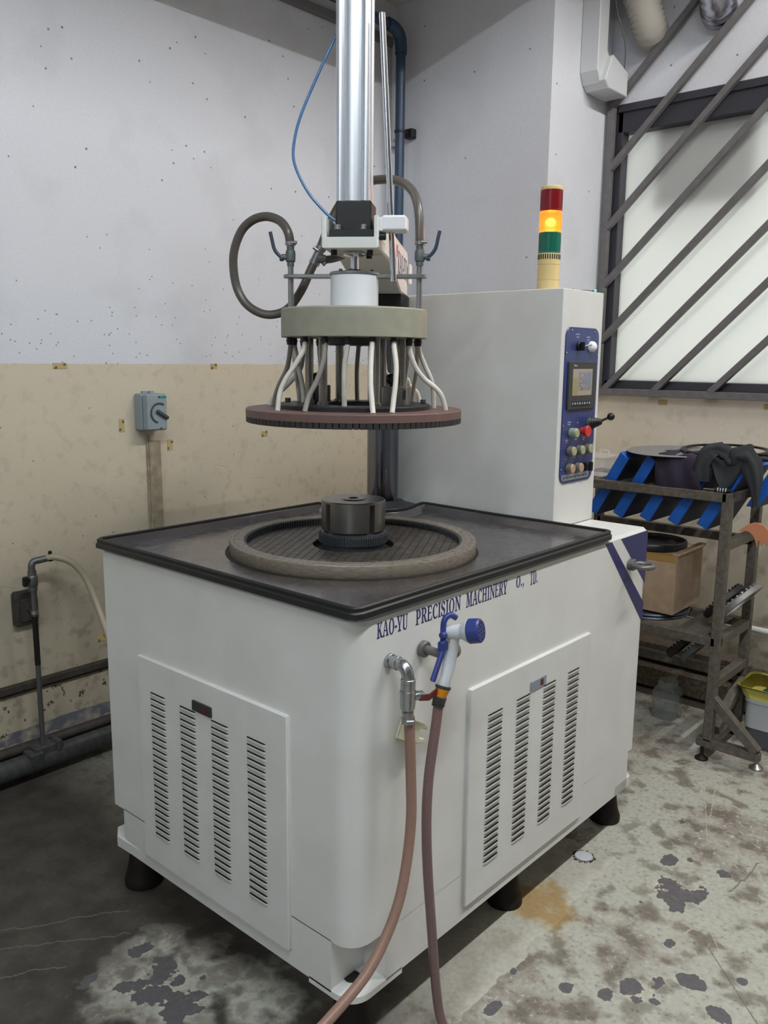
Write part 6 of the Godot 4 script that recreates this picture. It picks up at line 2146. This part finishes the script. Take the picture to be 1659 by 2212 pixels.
	for i in levels.size() - 1:
		var A: PackedVector2Array = sq.call(levels[i][1], levels[i][2])
		var C: PackedVector2Array = sq.call(levels[i + 1][1], levels[i + 1][2])
		for e in A.size():
			var f := (e + 1) % A.size()
			var n0 := Vector3(A[e].x - 2.09, 0.0, A[e].y + 0.268).normalized()
			var n1 := Vector3(A[f].x - 2.09, 0.0, A[f].y + 0.268).normalized()
			b.tri(Vector3(A[e].x, levels[i][0], A[e].y), Vector3(A[f].x, levels[i][0], A[f].y), Vector3(C[f].x, levels[i + 1][0], C[f].y), n0, n1, n1)
			b.tri(Vector3(A[e].x, levels[i][0], A[e].y), Vector3(C[f].x, levels[i + 1][0], C[f].y), Vector3(C[e].x, levels[i + 1][0], C[e].y), n0, n1, n0)
	b.vprism(sq.call(0.040, 0.016), 0.001, 0.004)
	put(b, "jar_body", mats.jar_glass, jar)
	b = MB.new()
	for h in [0.133, 0.140, 0.147]:
		b.lathe([Vector2(0.0362, h - 0.0018), Vector2(0.0378, h), Vector2(0.0362, h + 0.0018)], 32, Vector3(2.09, 0, -0.268), 0.3)
	put(b, "screw_thread", mats.jar_glass, jar)
	# old timbers along the wall behind
	for q in [[2.36, 0.055, 0.05, 0.09, "lower timber lying along the wall under the rack"], [2.40, 0.155, 0.045, 0.075, "upper timber lying on the lower one along the wall"]]:
		b = MB.new()
		b.box(Vector3(q[0], q[1], -0.32), Vector3(q[2] * 2.0, q[3], 1.05), 0.006)
		tag(put(b, "old_timber", mats.wood_old), "old grey brown %s" % q[4], "timber", "old timbers under the rack")
	# bucket, tray and cloth at the right edge
	var bk := thing("plastic_bucket", "white plastic bucket with a grey foot at the right edge of the picture", "bucket", Vector3(2.09, 0, 0.13))
	b = MB.new()
	b.vprism(rrect(2.03, 0.048, 2.19, 0.25, 0.03, 4), 0.0, 0.072, 0.004)
	put(b, "bucket_foot", mats.bucket_grey, bk)
	b = MB.new()
	b.vprism(rrect(2.028, 0.042, 2.195, 0.255, 0.032, 4), 0.072, 0.182, 0.003)
	b.vprism(rrect(2.024, 0.038, 2.199, 0.259, 0.034, 4), 0.168, 0.184, 0.003)
	put(b, "bucket_body", mats.bucket_white, bk)
	var ty := thing("yellow_tray", "translucent yellow tray standing on the white bucket", "tray", Vector3(2.09, 0.184, 0.13))
	b = MB.new()
	var tr := func(s: float) -> PackedVector2Array: return rrect(2.015 - s, 0.022 - s, 2.185 + s, 0.262 + s, 0.03, 4)
	var lv := [[0.185, -0.012], [0.226, 0.004], [0.232, 0.010], [0.2335, 0.010], [0.2285, 0.0025], [0.187, -0.014]]
	for i in lv.size() - 1:
		var A: PackedVector2Array = tr.call(lv[i][1])
		var C: PackedVector2Array = tr.call(lv[i + 1][1])
		for e in A.size():
			var f := (e + 1) % A.size()
			var sgn := 1.0 if i < 3 else -1.0
			var nn := Vector3(A[e].x + A[f].x - 4.2, 0.25, A[e].y + A[f].y - 0.284).normalized() * sgn
			b.quad(Vector3(A[e].x, lv[i][0], A[e].y), Vector3(A[f].x, lv[i][0], A[f].y), Vector3(C[f].x, lv[i + 1][0], C[f].y), Vector3(C[e].x, lv[i + 1][0], C[e].y), nn)
	b.vprism(tr.call(-0.013), 0.185, 0.188)
	put(b, "tray_body", mats.tray_yellow, ty)
	g = []
	for i in 17:
		var row: Array = []
		for q in 17:
			var u := i / 16.0
			var w := q / 16.0
			row.append(Vector3(lerpf(2.045, 2.165, u), 0.196 + 0.020 * sin(PI * u) * sin(PI * w) + 0.006 * sin(u * 17.0 + w * 5.0) + 0.005 * sin(w * 19.0), lerpf(0.085, 0.245, w)))
		g.append(row)
	b = MB.new()
	b.sheet(g, 0.003)
	tag(put(b, "teal_cloth", mats.cloth_teal), "crumpled dark teal cloth lying in the yellow tray", "cloth")
